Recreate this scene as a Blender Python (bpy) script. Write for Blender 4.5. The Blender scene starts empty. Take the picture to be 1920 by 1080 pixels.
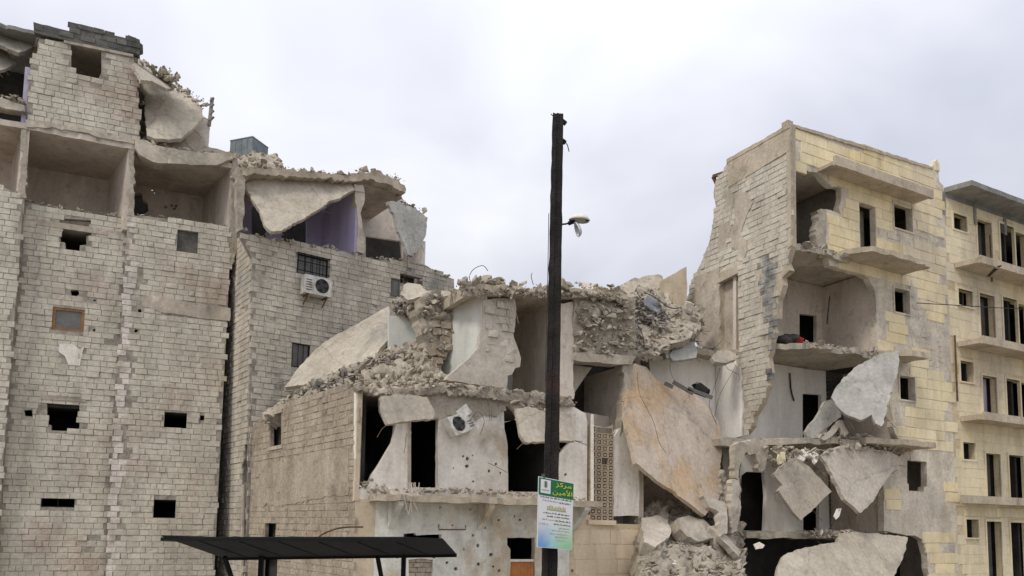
import bpy, bmesh, math, random
import numpy as np
from mathutils import Vector, Matrix, noise, Euler
from mathutils.geometry import delaunay_2d_cdt
random.seed(11); np.random.seed(11)
S = bpy.context.scene
COL = S.collection
R = math.radians
# ------------------------------------------------------------------ camera
FPX = 1450.0; PITCH = R(5.5); ROLL = .0149; EYE = Vector((0, 0, 2.3))
PY0 = 987 - FPX*math.tan(PITCH)
CM = (Matrix.Rotation(math.pi/2 + PITCH, 3, 'X') @ Matrix.Rotation(ROLL, 3, 'Z'))
cd = bpy.data.cameras.new('camera'); cam = bpy.data.objects.new('camera', cd); COL.objects.link(cam)
cam.matrix_world = Matrix.Translation(EYE) @ CM.to_4x4()
cd.sensor_width = 36; cd.lens = FPX/1920*36; cd.shift_y = (PY0-540)/1920
cd.clip_start = .1; cd.clip_end = 1500
S.camera = cam
# ------------------------------------------------------------------ sky, sun, exposure
SUN_EL, SUN_AZ = R(48), R(222)          # azimuth clockwise from +Y: behind the camera, to its left
w = bpy.data.worlds.new('World'); S.world = w; w.use_nodes = True
nt = w.node_tree; nt.nodes.clear()
def N(nt, typ, **kw):
    n = nt.nodes.new(typ)
    for k, v in kw.items(): setattr(n, k, v)
    return n
out = N(nt, 'ShaderNodeOutputWorld'); bg = N(nt, 'ShaderNodeBackground'); bg.inputs['Strength'].default_value = .1
sky = N(nt, 'ShaderNodeTexSky', sky_type='NISHITA', sun_disc=False, sun_elevation=SUN_EL, sun_rotation=SUN_AZ)
tc = N(nt, 'ShaderNodeTexCoord')
mp = N(nt, 'ShaderNodeMapping'); mp.inputs['Scale'].default_value = (1.4, 1.4, 2.2); mp.inputs['Location'].default_value = (.3, .1, .2)
n1 = N(nt, 'ShaderNodeTexNoise'); n1.inputs['Scale'].default_value = 1.7; n1.inputs['Detail'].default_value = 4; n1.inputs['Roughness'].default_value = .45
n1.inputs['Distortion'].default_value = .35
cr = N(nt, 'ShaderNodeValToRGB')
cr.color_ramp.elements[0].position = .34; cr.color_ramp.elements[0].color = (5.35, 5.55, 6.4, 1)
cr.color_ramp.elements[1].position = .68; cr.color_ramp.elements[1].color = (8.3, 8.4, 8.8, 1)
sx = N(nt, 'ShaderNodeSeparateXYZ')
gr = N(nt, 'ShaderNodeMapRange'); gr.inputs['From Min'].default_value = 0; gr.inputs['From Max'].default_value = 1
gr.inputs['To Min'].default_value = .92; gr.inputs['To Max'].default_value = 2.1
mulc = N(nt, 'ShaderNodeMix', data_type='RGBA', blend_type='MULTIPLY'); mulc.inputs['Factor'].default_value = 1
mixc = N(nt, 'ShaderNodeMix', data_type='RGBA'); mixc.inputs['Factor'].default_value = .93
L = nt.links.new
L(tc.outputs['Generated'], mp.inputs['Vector']); L(mp.outputs['Vector'], n1.inputs['Vector']); L(n1.outputs['Fac'], cr.inputs['Fac'])
L(tc.outputs['Generated'], sx.inputs['Vector']); pwz = N(nt, 'ShaderNodeMath', operation='POWER'); pwz.inputs[1].default_value = 1.5; pwz.use_clamp = True
L(sx.outputs['Z'], pwz.inputs[0]); L(pwz.outputs[0], gr.inputs['Value'])
L(cr.outputs['Color'], mulc.inputs[6]); L(gr.outputs['Result'], mulc.inputs[7])
L(sky.outputs['Color'], mixc.inputs[6]); L(mulc.outputs[2], mixc.inputs[7])
L(mixc.outputs[2], bg.inputs['Color']); L(bg.outputs['Background'], out.inputs['Surface'])
sl = bpy.data.lights.new('sun', 'SUN'); sl.energy = 1.5; sl.angle = R(13); sl.color = (1, .95, .87)
so = bpy.data.objects.new('sun', sl); COL.objects.link(so); so.location = (-20, -20, 40)
so.rotation_euler = Euler((math.pi/2 - SUN_EL, 0, math.pi - SUN_AZ + math.pi*0), 'XYZ')
sd = Vector((math.sin(SUN_AZ)*math.cos(SUN_EL), math.cos(SUN_AZ)*math.cos(SUN_EL), math.sin(SUN_EL)))
so.rotation_euler = sd.to_track_quat('Z', 'Y').to_euler()
S.view_settings.view_transform = 'Standard'; S.view_settings.look = 'None'
S.view_settings.exposure = 0.05; S.view_settings.gamma = 1; S.view_settings.use_curve_mapping = False
S.render.engine = 'CYCLES'
# ------------------------------------------------------------------ pixel rays and planes
def ray(px, py):
    return CM @ Vector(((px-960)/FPX, -(py-PY0)/FPX, -1))
def PD(px, py, Y):
    """world point seen at pixel (1920 px photograph) at depth Y"""
    d = ray(px, py); return EYE + d*(Y/d.y)
def proj(p):
    q = CM.transposed() @ (Vector(p)-EYE)
    return (960 + FPX*q.x/-q.z, PY0 - FPX*q.y/-q.z)
class Plane:
    def __init__(s, o, u, v, n): s.o, s.u, s.v, s.n = Vector(o), Vector(u), Vector(v), Vector(n)
    def at(s, px, py):
        d = ray(px, py); t = (s.o-EYE).dot(s.n)/d.dot(s.n); q = EYE + d*t - s.o
        return (q.dot(s.u), q.dot(s.v))
    def pt(s, a, b, w=0): return s.o + s.u*a + s.v*b - s.n*w
    def off(s, w): return Plane(s.o - s.n*w, s.u, s.v, s.n)
    def poly(s, L): return [s.at(*p[:2]) + tuple(p[2:]) for p in L]
    def rect(s, x0, y0, x1, y1):
        ym, xm = (y0+y1)/2, (x0+x1)/2
        a0, a1 = s.at(x0, ym)[0], s.at(x1, ym)[0]; b0, b1 = s.at(xm, y1)[1], s.at(xm, y0)[1]
        return [(a0, b0), (a1, b0), (a1, b1), (a0, b1)]
def vplane(x, y, deg):
    a = R(deg); return Plane((x, y, 0), (math.cos(a), math.sin(a), 0), (0, 0, 1), (math.sin(a), -math.cos(a), 0))
def plane3(p, q, r):
    n = (q-p).cross(r-p).normalized()
    if n.dot(EYE-p) < 0: n = -n
    u = Vector((0, 0, 1)).cross(n)
    u = u.normalized() if u.length > 1e-4 else Vector((1, 0, 0))
    return Plane(p, u, n.cross(u), n)
def px3(a, b, c):
    p = plane3(PD(*a), PD(*b), PD(*c)); k = p.n.dot((EYE-p.o).normalized())
    if k < .4: print('EDGE-ON', a, b, c, round(k, 2), [round(x, 2) for x in p.n])
    return p
# ------------------------------------------------------------------ materials
def mat(name, c1, c2, sc=.9, rough=.92, bump=.35, bsc=22, tone=.22, streak=.0, fine=.18, c3=None, c3t=.62, metal=0, spec=.25, grime=None, crack=0):
    m = bpy.data.materials.new(name); m.use_nodes = True; nt = m.node_tree; L = nt.links.new
    b = nt.nodes['Principled BSDF']; b.inputs['Roughness'].default_value = rough; b.inputs['Metallic'].default_value = metal
    b.inputs['Specular IOR Level'].default_value = spec; m.use_fake_user = False
    g = N(nt, 'ShaderNodeNewGeometry')
    a = N(nt, 'ShaderNodeTexNoise'); a.inputs['Scale'].default_value = sc; a.inputs['Detail'].default_value = 7; a.inputs['Roughness'].default_value = .62
    L(g.outputs['Position'], a.inputs['Vector'])
    ra = N(nt, 'ShaderNodeValToRGB'); e = ra.color_ramp.elements
    e[0].position = .36; e[0].color = (*c1, 1); e[1].position = .62; e[1].color = (*c2, 1)
    L(a.outputs['Fac'], ra.inputs['Fac']); col = ra.outputs['Color']
    if c3:
        n3 = N(nt, 'ShaderNodeTexNoise'); n3.inputs['Scale'].default_value = sc*.55; n3.inputs['Detail'].default_value = 6; n3.inputs['Roughness'].default_value = .6
        ad = N(nt, 'ShaderNodeVectorMath', operation='ADD'); ad.inputs[1].default_value = (31, 17, 9)
        L(g.outputs['Position'], ad.inputs[0]); L(ad.outputs[0], n3.inputs['Vector'])
        mr = N(nt, 'ShaderNodeMapRange'); mr.inputs['From Min'].default_value = c3t-.07; mr.inputs['From Max'].default_value = c3t+.05
        L(n3.outputs['Fac'], mr.inputs['Value'])
        mx = N(nt, 'ShaderNodeMix', data_type='RGBA'); mx.inputs[7].default_value = (*c3, 1)
        L(mr.outputs['Result'], mx.inputs['Factor']); L(col, mx.inputs[6]); col = mx.outputs[2]
    f = N(nt, 'ShaderNodeTexNoise'); f.inputs['Scale'].default_value = 9; f.inputs['Detail'].default_value = 6; f.inputs['Roughness'].default_value = .7
    L(g.outputs['Position'], f.inputs['Vector'])
    mf = N(nt, 'ShaderNodeMapRange'); mf.inputs['From Min'].default_value = .3; mf.inputs['From Max'].default_value = .7
    mf.inputs['To Min'].default_value = 1-fine; mf.inputs['To Max'].default_value = 1+fine
    L(f.outputs['Fac'], mf.inputs['Value']); val = mf.outputs['Result']
    if streak:
        ms = N(nt, 'ShaderNodeMapping'); ms.inputs['Scale'].default_value = (1.3, 1.3, .30)
        ns = N(nt, 'ShaderNodeTexNoise'); ns.inputs['Scale'].default_value = 1.2; ns.inputs['Detail'].default_value = 7; ns.inputs['Roughness'].default_value = .6; ns.inputs['Distortion'].default_value = .8
        L(g.outputs['Position'], ms.inputs['Vector']); L(ms.outputs['Vector'], ns.inputs['Vector'])
        m2 = N(nt, 'ShaderNodeMapRange'); m2.inputs['From Min'].default_value = .42; m2.inputs['From Max'].default_value = .68
        m2.inputs['To Min'].default_value = 1.08; m2.inputs['To Max'].default_value = 1-streak
        L(ns.outputs['Fac'], m2.inputs['Value'])
        mm = N(nt, 'ShaderNodeMath', operation='MULTIPLY'); L(val, mm.inputs[0]); L(m2.outputs['Result'], mm.inputs[1]); val = mm.outputs[0]
    if crack:
        nd = N(nt, 'ShaderNodeTexNoise'); nd.inputs['Scale'].default_value = 2.2; nd.inputs['Detail'].default_value = 4
        L(g.outputs['Position'], nd.inputs['Vector'])
        av = N(nt, 'ShaderNodeVectorMath', operation='MULTIPLY_ADD'); av.inputs[1].default_value = (.55,)*3
        L(nd.outputs['Color'], av.inputs[0]); L(g.outputs['Position'], av.inputs[2])
        vo = N(nt, 'ShaderNodeTexVoronoi', feature='DISTANCE_TO_EDGE'); vo.inputs['Scale'].default_value = crack; L(av.outputs[0], vo.inputs['Vector'])
        mk = N(nt, 'ShaderNodeMapRange'); mk.inputs['From Min'].default_value = .003; mk.inputs['From Max'].default_value = .012
        mk.inputs['To Min'].default_value = .82; mk.inputs['To Max'].default_value = 1
        L(vo.outputs['Distance'], mk.inputs['Value'])
        mm = N(nt, 'ShaderNodeMath', operation='MULTIPLY'); L(val, mm.inputs[0]); L(mk.outputs['Result'], mm.inputs[1]); val = mm.outputs[0]
    if grime is None: grime = .42 if bump >= .2 else 0
    if grime:
        ng = N(nt, 'ShaderNodeTexNoise'); ng.inputs['Scale'].default_value = 2.6; ng.inputs['Detail'].default_value = 9; ng.inputs['Roughness'].default_value = .74
        ag = N(nt, 'ShaderNodeVectorMath', operation='ADD'); ag.inputs[1].default_value = (7, 43, 21)
        L(g.outputs['Position'], ag.inputs[0]); L(ag.outputs[0], ng.inputs['Vector'])
        mg = N(nt, 'ShaderNodeMapRange'); mg.inputs['From Min'].default_value = .55; mg.inputs['From Max'].default_value = .70
        mg.inputs['To Min'].default_value = 1.0; mg.inputs['To Max'].default_value = 1-grime
        L(ng.outputs['Fac'], mg.inputs['Value'])
        mm = N(nt, 'ShaderNodeMath', operation='MULTIPLY'); L(val, mm.inputs[0]); L(mg.outputs['Result'], mm.inputs[1]); val = mm.outputs[0]
    if tone:
        at = N(nt, 'ShaderNodeAttribute', attribute_name='tone')
        ma = N(nt, 'ShaderNodeMath', operation='MULTIPLY_ADD'); ma.inputs[1].default_value = tone; ma.inputs[2].default_value = 1
        L(at.outputs['Fac'], ma.inputs[0])
        mm = N(nt, 'ShaderNodeMath', operation='MULTIPLY'); L(val, mm.inputs[0]); L(ma.outputs[0], mm.inputs[1]); val = mm.outputs[0]
    vm = N(nt, 'ShaderNodeVectorMath', operation='SCALE'); L(col, vm.inputs[0]); L(val, vm.inputs['Scale'])
    L(vm.outputs[0], b.inputs['Base Color'])
    if bump:
        bn = N(nt, 'ShaderNodeTexNoise'); bn.inputs['Scale'].default_value = bsc; bn.inputs['Detail'].default_value = 6; bn.inputs['Roughness'].default_value = .7
        L(g.outputs['Position'], bn.inputs['Vector'])
        bp = N(nt, 'ShaderNodeBump'); bp.inputs['Strength'].default_value = bump; bp.inputs['Distance'].default_value = .05
        L(bn.outputs['Fac'], bp.inputs['Height']); L(bp.outputs['Normal'], b.inputs['Normal'])
    return m
M = dict(
 block=mat('grey_block', (.49,.445,.355), (.60,.55,.45), .8, tone=.05, streak=.2, bump=.6, bsc=14, fine=.15, c3=(.46,.38,.30), c3t=.61, grime=.2),
 blockb=mat('beige_block', (.46,.41,.33), (.56,.505,.415), .8, tone=.055, fine=.15, streak=.2, bump=.6, bsc=16, c3=(.40,.375,.32), grime=.22),
 blockc=mat('brown_block', (.37,.30,.225), (.465,.39,.30), .9, tone=.04, streak=.2, bump=.8, bsc=12, fine=.22, c3=(.32,.26,.195), c3t=.56),
 blockd=mat('side_block', (.48,.435,.355), (.58,.535,.44), .8, tone=.05, streak=.16, bump=.5, bsc=18, grime=.22),
 paleblock=mat('pale_block', (0.592,0.531,0.463), (0.714,0.643,0.571), 1.6, tone=.12, streak=.12, bump=.6, bsc=14, fine=.2, c3=(0.469,0.400,0.325), c3t=.56),
 whiteroom=mat('white_room_paint', (.76,.715,.645), (.83,.79,.725), .8, tone=.05, streak=.12, bump=.15, fine=.06),
 tarp=mat('blue_tarp', (.19,.20,.22), (.29,.30,.32), 3, tone=0, bump=.2, rough=.7),
 roomdim=mat('shaded_top_room_plaster', (.27,.245,.205), (.35,.32,.27), .7, tone=0, bump=.2),  # darker copy of the room plaster, the top room's shade in its colour
 mortar=mat('mortar', (.22,.195,.16), (.40,.365,.30), 4.0, tone=0, bump=.5),
 mortarb=mat('brown_mortar', (.22,.18,.135), (.36,.305,.235), 4.0, tone=0, bump=.5),
 concrete=mat('concrete', (0.378,0.327,0.257), (0.494,0.429,0.342), .8, tone=.2, streak=.2, bump=.35, bsc=14),
 slab=mat('slab_concrete', (.40,.35,.275), (.50,.445,.355), .7, tone=.15, streak=.2, bump=.4, bsc=9, fine=.2, c3=(.35,.32,.265), crack=.3, grime=.35),
 slabgrey=mat('grey_slab_concrete', (.345,.33,.295), (.46,.44,.395), .9, tone=.15, streak=.1, bump=.35, bsc=10, crack=.3),
 slabpink=mat('pinkish_slab_plaster', (.44,.385,.315), (.56,.50,.415), 1.0, tone=.15, bump=.4, bsc=9, fine=.18, crack=.3, grime=.3),
 slabrust=mat('stained_slab', (0.479,0.400,0.315), (0.581,0.487,0.394), .75, tone=.15, streak=.12, bump=.25, bsc=8, c3=(0.510,0.366,0.231), c3t=.53, crack=.3),
 rubble=mat('rubble', (.36,.31,.24), (.485,.43,.345), 1.6, tone=.18, bump=1.0, bsc=12),
 rubbledark=mat('dark_rubble', (.14,.125,.11), (.34,.31,.27), 1.6, tone=.4, bump=.6, bsc=16),  # darker rubble of mixed tone
 white=mat('white_plaster', (.72,.655,.565), (.81,.755,.67), .9, tone=.1, streak=.2, bump=.25, bsc=12, fine=.12, c3=(.53,.455,.36), c3t=.6, grime=.26),
 whiteblue=mat('bluish_plaster', (0.577,0.570,0.513), (0.680,0.670,0.612), .6, tone=.1, streak=.12, bump=.12, bsc=12, fine=.06),
 greenwhite=mat('pale_green_plaster', (.62,.60,.53), (.74,.72,.64), .8, tone=.1, streak=.25, bump=.25, bsc=12, fine=.14, c3=(.54,.45,.32), c3t=.60, grime=.25),
 cream=mat('cream_plaster', (0.504,0.409,0.293), (0.609,0.507,0.372), .8, tone=.1, streak=.2, bump=.2, bsc=12, fine=.1),
 room=mat('room_plaster', (0.530,0.458,0.379), (0.632,0.551,0.463), .6, tone=.1, streak=.2, bump=.2, fine=.1),
 dim=mat('shaded_room_plaster', (0.175,0.155,0.117), (0.247,0.215,0.162), .8, tone=.1, bump=.2),  # darkened room plaster; its colour carries the shade of inner walls
 soot=mat('shade_dark_interior', (.035,.033,.03), (.06,.055,.05), 1.0, tone=.1, bump=.2),  # near-black colour paints the shade of unlit interiors and cracks
 purple=mat('purple_paint', (.45,.40,.60), (.53,.48,.67), .8, tone=.1, streak=.12, bump=.1, fine=.06),
 lavender=mat('lavender_paint', (.40,.37,.47), (.48,.45,.54), .8, tone=.1, bump=.1, fine=.06),
 parapet=mat('dark_parapet', (.10,.097,.085), (.165,.155,.135), 1.5, tone=.2, bump=.6),
 yellow=mat('yellow_stone', (.73,.60,.35), (.79,.68,.45), .5, tone=.05, streak=.14, bump=.25, bsc=16, fine=.08, c3=(.66,.56,.40), c3t=.6, grime=.18),
 paleyellow=mat('pale_yellow_stone', (.69,.585,.385), (.76,.665,.465), .4, tone=.04, streak=.14, bump=.25, bsc=16, fine=.08, c3=(.62,.54,.40), c3t=.58, grime=.2),
 joint=mat('stone_joint', (.56,.46,.29), (.66,.55,.36), 1, tone=0, bump=.3, grime=.16),
 render=mat('grey_render', (.55,.48,.375), (.69,.615,.495), 1.5, tone=0, bump=.6, bsc=10, streak=.15, c3=(.44,.395,.33), c3t=.62, grime=.28),
 balcony=mat('balcony_concrete', (0.399,0.336,0.248), (0.525,0.444,0.337), .9, tone=.1, streak=.15, bump=.3, bsc=14),
 tan=mat('tan_stone', (.66,.53,.37), (.72,.59,.43), .7, tone=.05, streak=.12, bump=.15, bsc=14, fine=.08),
 eave=mat('eave_concrete', (.20,.195,.18), (.30,.29,.265), .9, tone=.1, streak=.2, bump=.3),
 wood=mat('charred_wood', (.016,.0135,.0125), (.040,.033,.030), 2.2, tone=0, bump=.7, bsc=25, streak=.45, rough=.85, c3=(.065,.036,.025), c3t=.62),
 sootblock=mat('sooty_block', (.13,.128,.125), (.40,.385,.335), 1.9, tone=.1, bump=.6, bsc=16),
 black=mat('black_metal', (.004,.004,.004), (.009,.009,.009), 2, tone=0, bump=.15, rough=.7),
 rust=mat('rusty_iron', (.10,.055,.03), (.17,.10,.055), 6, tone=0, bump=.3, rough=.8),
 frame=mat('brown_window_frame', (.22,.11,.035), (.30,.16,.06), 4, tone=0, bump=.1, rough=.6),
 pane=mat('dusty_pane', (.10,.095,.085), (.15,.14,.125), 3, tone=0, bump=0, rough=.35, spec=.5),
 boarding=mat('grey_window_board', (.09,.085,.075), (.14,.13,.12), 3, tone=0, bump=.2),
 tank=mat('tank_steel', (.135,.16,.165), (.19,.22,.225), 2.4, tone=0, bump=.1, rough=.55, metal=.25, streak=.15),
 acwhite=mat('unit_casing', (.50,.475,.42), (.64,.61,.55), 3, tone=0, bump=.05, rough=.5, streak=.3, c3=(.36,.31,.25), c3t=.58, grime=.3),
 acdark=mat('unit_black', (.015,.015,.015), (.03,.03,.03), 3, tone=0, bump=0, rough=.6),
 orange=mat('orange_shutter_paint', (.42,.16,.045), (.50,.21,.07), 3, tone=0, bump=.15, rough=.6),
 cable=mat('cable_rubber', (.03,.028,.026), (.05,.046,.043), 3, tone=0, bump=0, rough=.7),
 breeze=mat('breeze_concrete', (0.420,0.336,0.239), (0.525,0.429,0.315), 2, tone=.15, bump=.3),
 cloth_red=mat('red_cloth', (.42,.04,.03), (.55,.07,.05), 5, tone=0, bump=.2),
 cloth_dark=mat('dark_cloth', (.045,.04,.04), (.10,.09,.085), 4, tone=0, bump=.3),
 ground=mat('dusty_ground', (.26,.235,.20), (.36,.33,.28), .5, tone=0, bump=.5, bsc=6),
 asphalt=mat('asphalt', (.045,.044,.042), (.065,.063,.06), 1, tone=0, bump=.4, bsc=30),
 kerb=mat('kerb_stone', (.35,.33,.30), (.42,.40,.36), 2, tone=0),
 signwhite=mat('sign_board_white', (.70,.69,.68), (.76,.75,.74), 2, tone=0, bump=0, rough=.45, fine=.04),
 signgreen=mat('sign_green', (.015,.14,.055), (.02,.17,.07), 2, tone=0, bump=0, rough=.4, fine=.04),
 signyellow=mat('sign_yellow', (.75,.66,.03), (.80,.72,.05), 2, tone=0, bump=0, rough=.4, fine=.03),
 ink=mat('sign_ink', (.10,.09,.10), (.14,.13,.14), 2, tone=0, bump=0, fine=.03),
 inkgrey=mat('sign_pale_ink', (.38,.37,.37), (.44,.43,.43), 2, tone=0, bump=0, fine=.03),
 glass=mat('lamp_glass', (.55,.56,.57), (.65,.66,.66), 3, tone=0, bump=.05, rough=.25, spec=.5),
 lampshell=mat('lamp_shell', (.70,.66,.56), (.78,.74,.64), 3, tone=0, bump=.05, rough=.5),
 fan=mat('fan_grey', (.05,.05,.05), (.08,.08,.08), 3, tone=0, bump=0, rough=.5),
)
# ------------------------------------------------------------------ object helpers
def link(me, name, m=None, parent=None, loc=None):
    o = bpy.data.objects.new(name, me); COL.objects.link(o)
    if m is not None and not me.materials: me.materials.append(m)
    if parent is not None:
        o.parent = parent
        if parent.type == 'EMPTY': o.matrix_parent_inverse = Matrix.Translation(-parent.location)
    if loc is not None: o.location = loc
    return o
def tag(o, label=None, cat=None, group=None, kind=None):
    if label: o['label'] = label
    if cat: o['category'] = cat
    if group: o['group'] = group
    if kind: o['kind'] = kind
    return o
def thing(name, loc, label, cat, group=None):
    o = bpy.data.objects.new(name, None); COL.objects.link(o); o.location = loc; o.empty_display_size = .3
    return tag(o, label, cat, group)
def top(o, label, cat, group=None):
    """single-mesh thing: put its origin at its base"""
    me = o.data; co = np.empty(len(me.vertices)*3, 'f'); me.vertices.foreach_get('co', co); co = co.reshape(-1, 3)
    c = (co.min(0)+co.max(0))/2; c[2] = co[:, 2].min()
    me.vertices.foreach_set('co', (co-c).ravel()); me.update(); o.location = c
    return tag(o, label, cat, group)
def mesh(name, vs, fs, tone=None, smooth=None):
    me = bpy.data.meshes.new(name); me.from_pydata([tuple(v) for v in vs], [], fs)
    if tone is not None:
        a = me.attributes.new('tone', 'FLOAT', 'POINT'); a.data.foreach_set('value', np.asarray(tone, 'f'))
    if smooth is not None: me.polygons.foreach_set('use_smooth', smooth)
    me.update(); return me
def pip(x, y, P):
    c = False; j = len(P)-1
    for i in range(len(P)):
        xi, yi = P[i][0], P[i][1]; xj, yj = P[j][0], P[j][1]
        if (yi > y) != (yj > y) and x < (xj-xi)*(y-yi)/(yj-yi)+xi: c = not c
        j = i
    return c
def ragged(P, amp, step=.18):
    o = []
    for i, p in enumerate(P):
        q = P[(i+1) % len(P)]; a = p[2] if len(p) > 2 else amp
        o.append((p[0], p[1]))
        if a > 0:
            d = math.hypot(q[0]-p[0], q[1]-p[1]); k = int(d/step)
            for t in range(1, k):
                s = (t+random.uniform(-.3, .3))/k
                nx, ny = -(q[1]-p[1])/d, (q[0]-p[0])/d; j = random.gauss(0, a*.6)
                o.append((p[0]+(q[0]-p[0])*s+nx*j, p[1]+(q[1]-p[1])*s+ny*j))
    return o
def tris2d(P, H, grid=0):
    vs = []; es = []
    for loop in [P]+list(H):
        b = len(vs); vs += [Vector((p[0], p[1])) for p in loop]
        es += [(b+i, b+(i+1) % len(loop)) for i in range(len(loop))]
    if grid:
        xs = [p[0] for p in P]; ys = [p[1] for p in P]
        x = min(xs)+grid/2
        while x < max(xs):
            y = min(ys)+grid/2
            while y < max(ys):
                a, b = x+random.uniform(-.3, .3)*grid, y+random.uniform(-.3, .3)*grid
                if pip(a, b, P) and not any(pip(a, b, h) for h in H): vs.append(Vector((a, b)))
                y += grid
            x += grid
    r = delaunay_2d_cdt(vs, es, [], 0, 1e-5)
    V, F = r[0], r[2]; T = []
    for f in F:
        cx = sum(V[i].x for i in f)/len(f); cy = sum(V[i].y for i in f)/len(f)
        if pip(cx, cy, P) and not any(pip(cx, cy, h) for h in H): T.append(tuple(f))
    return V, T
def sheet(name, pl, P, m, parent=None, th=.2, holes=(), rag=0, step=.18, grid=0, bumpy=0, freq=1.5, w0=0, hrag=0, bend=None, H_=.8, octv=4):
    """a thick slab whose outline P (plane coordinates) has holes; front at depth w0, back at w0+th"""
    P = ragged(P, rag, step); H = [ragged(h, hrag, step) for h in holes]
    V, T = tris2d(P, H, grid)
    fr, bk = [], []
    off = Vector((random.uniform(0, 50),)*3)
    for v in V:
        d = 0
        q = pl.pt(v.x, v.y, w0)
        if bumpy: d = noise.fractal(q*freq+off, H_, 2.1, octv)*bumpy
        if bend: d += bend(v.x, v.y)
        fr.append(pl.pt(v.x, v.y, w0+d)); bk.append(pl.pt(v.x, v.y, w0+th+d+(noise.noise(q*freq*1.3+off)*bumpy*.7 if bumpy else 0)))
    cnt = {}
    TT = []
    for f in T:
        a, b, c = f[0], f[1], f[2]
        ar = (V[b].x-V[a].x)*(V[c].y-V[a].y)-(V[c].x-V[a].x)*(V[b].y-V[a].y)
        f = f if ar > 0 else tuple(reversed(f)); TT.append(f)
        for i in range(len(f)): cnt[(f[i], f[(i+1) % len(f)])] = 1
    n = len(V); vs = fr+bk; fs = [f for f in TT]+[tuple(i+n for i in reversed(f)) for f in TT]; sm = [bool(bumpy or bend)]*len(fs)
    for (a, b) in cnt:
        if (b, a) not in cnt:
            k = len(vs); vs += [fr[a], fr[b], bk[b], bk[a]]; fs.append((k+1, k, k+3, k+2)); sm.append(False)
    # keep only used vertices
    used = sorted({i for f in fs for i in f}); ix = {u: i for i, u in enumerate(used)}
    me = mesh(name, [vs[i] for i in used], [tuple(ix[i] for i in f) for f in fs], smooth=sm)
    return link(me, name, m, parent)
def prism(name, pl, P, z0, z1, m, parent=None, **kw):
    """plan polygon (u along the facade, w behind it) raised from z0 to z1"""
    hp = Plane(Vector((pl.o.x, pl.o.y, z1)), pl.u, -pl.n, Vector((0, 0, 1)))
    return sheet(name, hp, P, m, parent, th=z1-z0, **kw)
def rectp(u0, u1, v0, v1): return [(u0, v0), (u1, v0), (u1, v1), (u0, v1)]
def octa(u, v, r):
    n = random.choice((6, 7, 8)); a0 = random.random()*6
    return [(u+r*random.uniform(.7, 1.2)*math.cos(a0+6.283*i/n), v+r*random.uniform(.7, 1.2)*math.sin(a0+6.283*i/n)) for i in range(n)]
def boxv(x0, x1, y0, y1, z0, z1):
    return ([(x0,y0,z0),(x1,y0,z0),(x1,y1,z0),(x0,y1,z0),(x0,y0,z1),(x1,y0,z1),(x1,y1,z1),(x0,y1,z1)],
            [(0,3,2,1),(4,5,6,7),(0,1,5,4),(1,2,6,5),(2,3,7,6),(3,0,4,7)])
def join(parts):
    vs, fs = [], []
    for v, f in parts:
        b = len(vs); vs += list(v); fs += [tuple(i+b for i in q) for q in f]
    return vs, fs
def tubev(pts, r, n=6, r1=None):
    pts = [Vector(p) for p in pts]; vs, fs = [], []
    for i, p in enumerate(pts):
        t = (pts[min(i+1, len(pts)-1)]-pts[max(i-1, 0)]).normalized()
        a = t.cross(Vector((0, 0, 1))) if abs(t.z) < .95 else t.cross(Vector((1, 0, 0)))
        a.normalize(); b = t.cross(a); rr = r if r1 is None else r+(r1-r)*i/(len(pts)-1)
        vs += [p+a*math.cos(6.2832*k/n)*rr+b*math.sin(6.2832*k/n)*rr for k in range(n)]
    for i in range(len(pts)-1):
        for k in range(n): fs.append((i*n+k, i*n+(k+1) % n, (i+1)*n+(k+1) % n, (i+1)*n+k))
    fs.append(tuple(reversed(range(n)))); fs.append(tuple((len(pts)-1)*n+k for k in range(n)))
    return vs, fs
def barv(a, b, wx, wy):
    """square bar from a to b"""
    a, b = Vector(a), Vector(b); t = (b-a).normalized()
    s = t.cross(Vector((0, 0, 1))) if abs(t.z) < .95 else t.cross(Vector((0, 1, 0)))
    s.normalize(); q = t.cross(s)
    c = [(-1,-1),(1,-1),(1,1),(-1,1)]
    vs = [p+s*x*wx/2+q*y*wy/2 for p in (a, b) for x, y in c]
    return vs, [(3,2,1,0),(4,5,6,7),(0,1,5,4),(1,2,6,5),(2,3,7,6),(3,0,4,7)]
def put(name, parts, m, parent=None):
    v, f = join(parts); me = mesh(name, v, f)
    bm = bmesh.new(); bm.from_mesh(me); bmesh.ops.recalc_face_normals(bm, faces=bm.faces); bm.to_mesh(me); bm.free()
    return link(me, name, m, parent)
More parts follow.
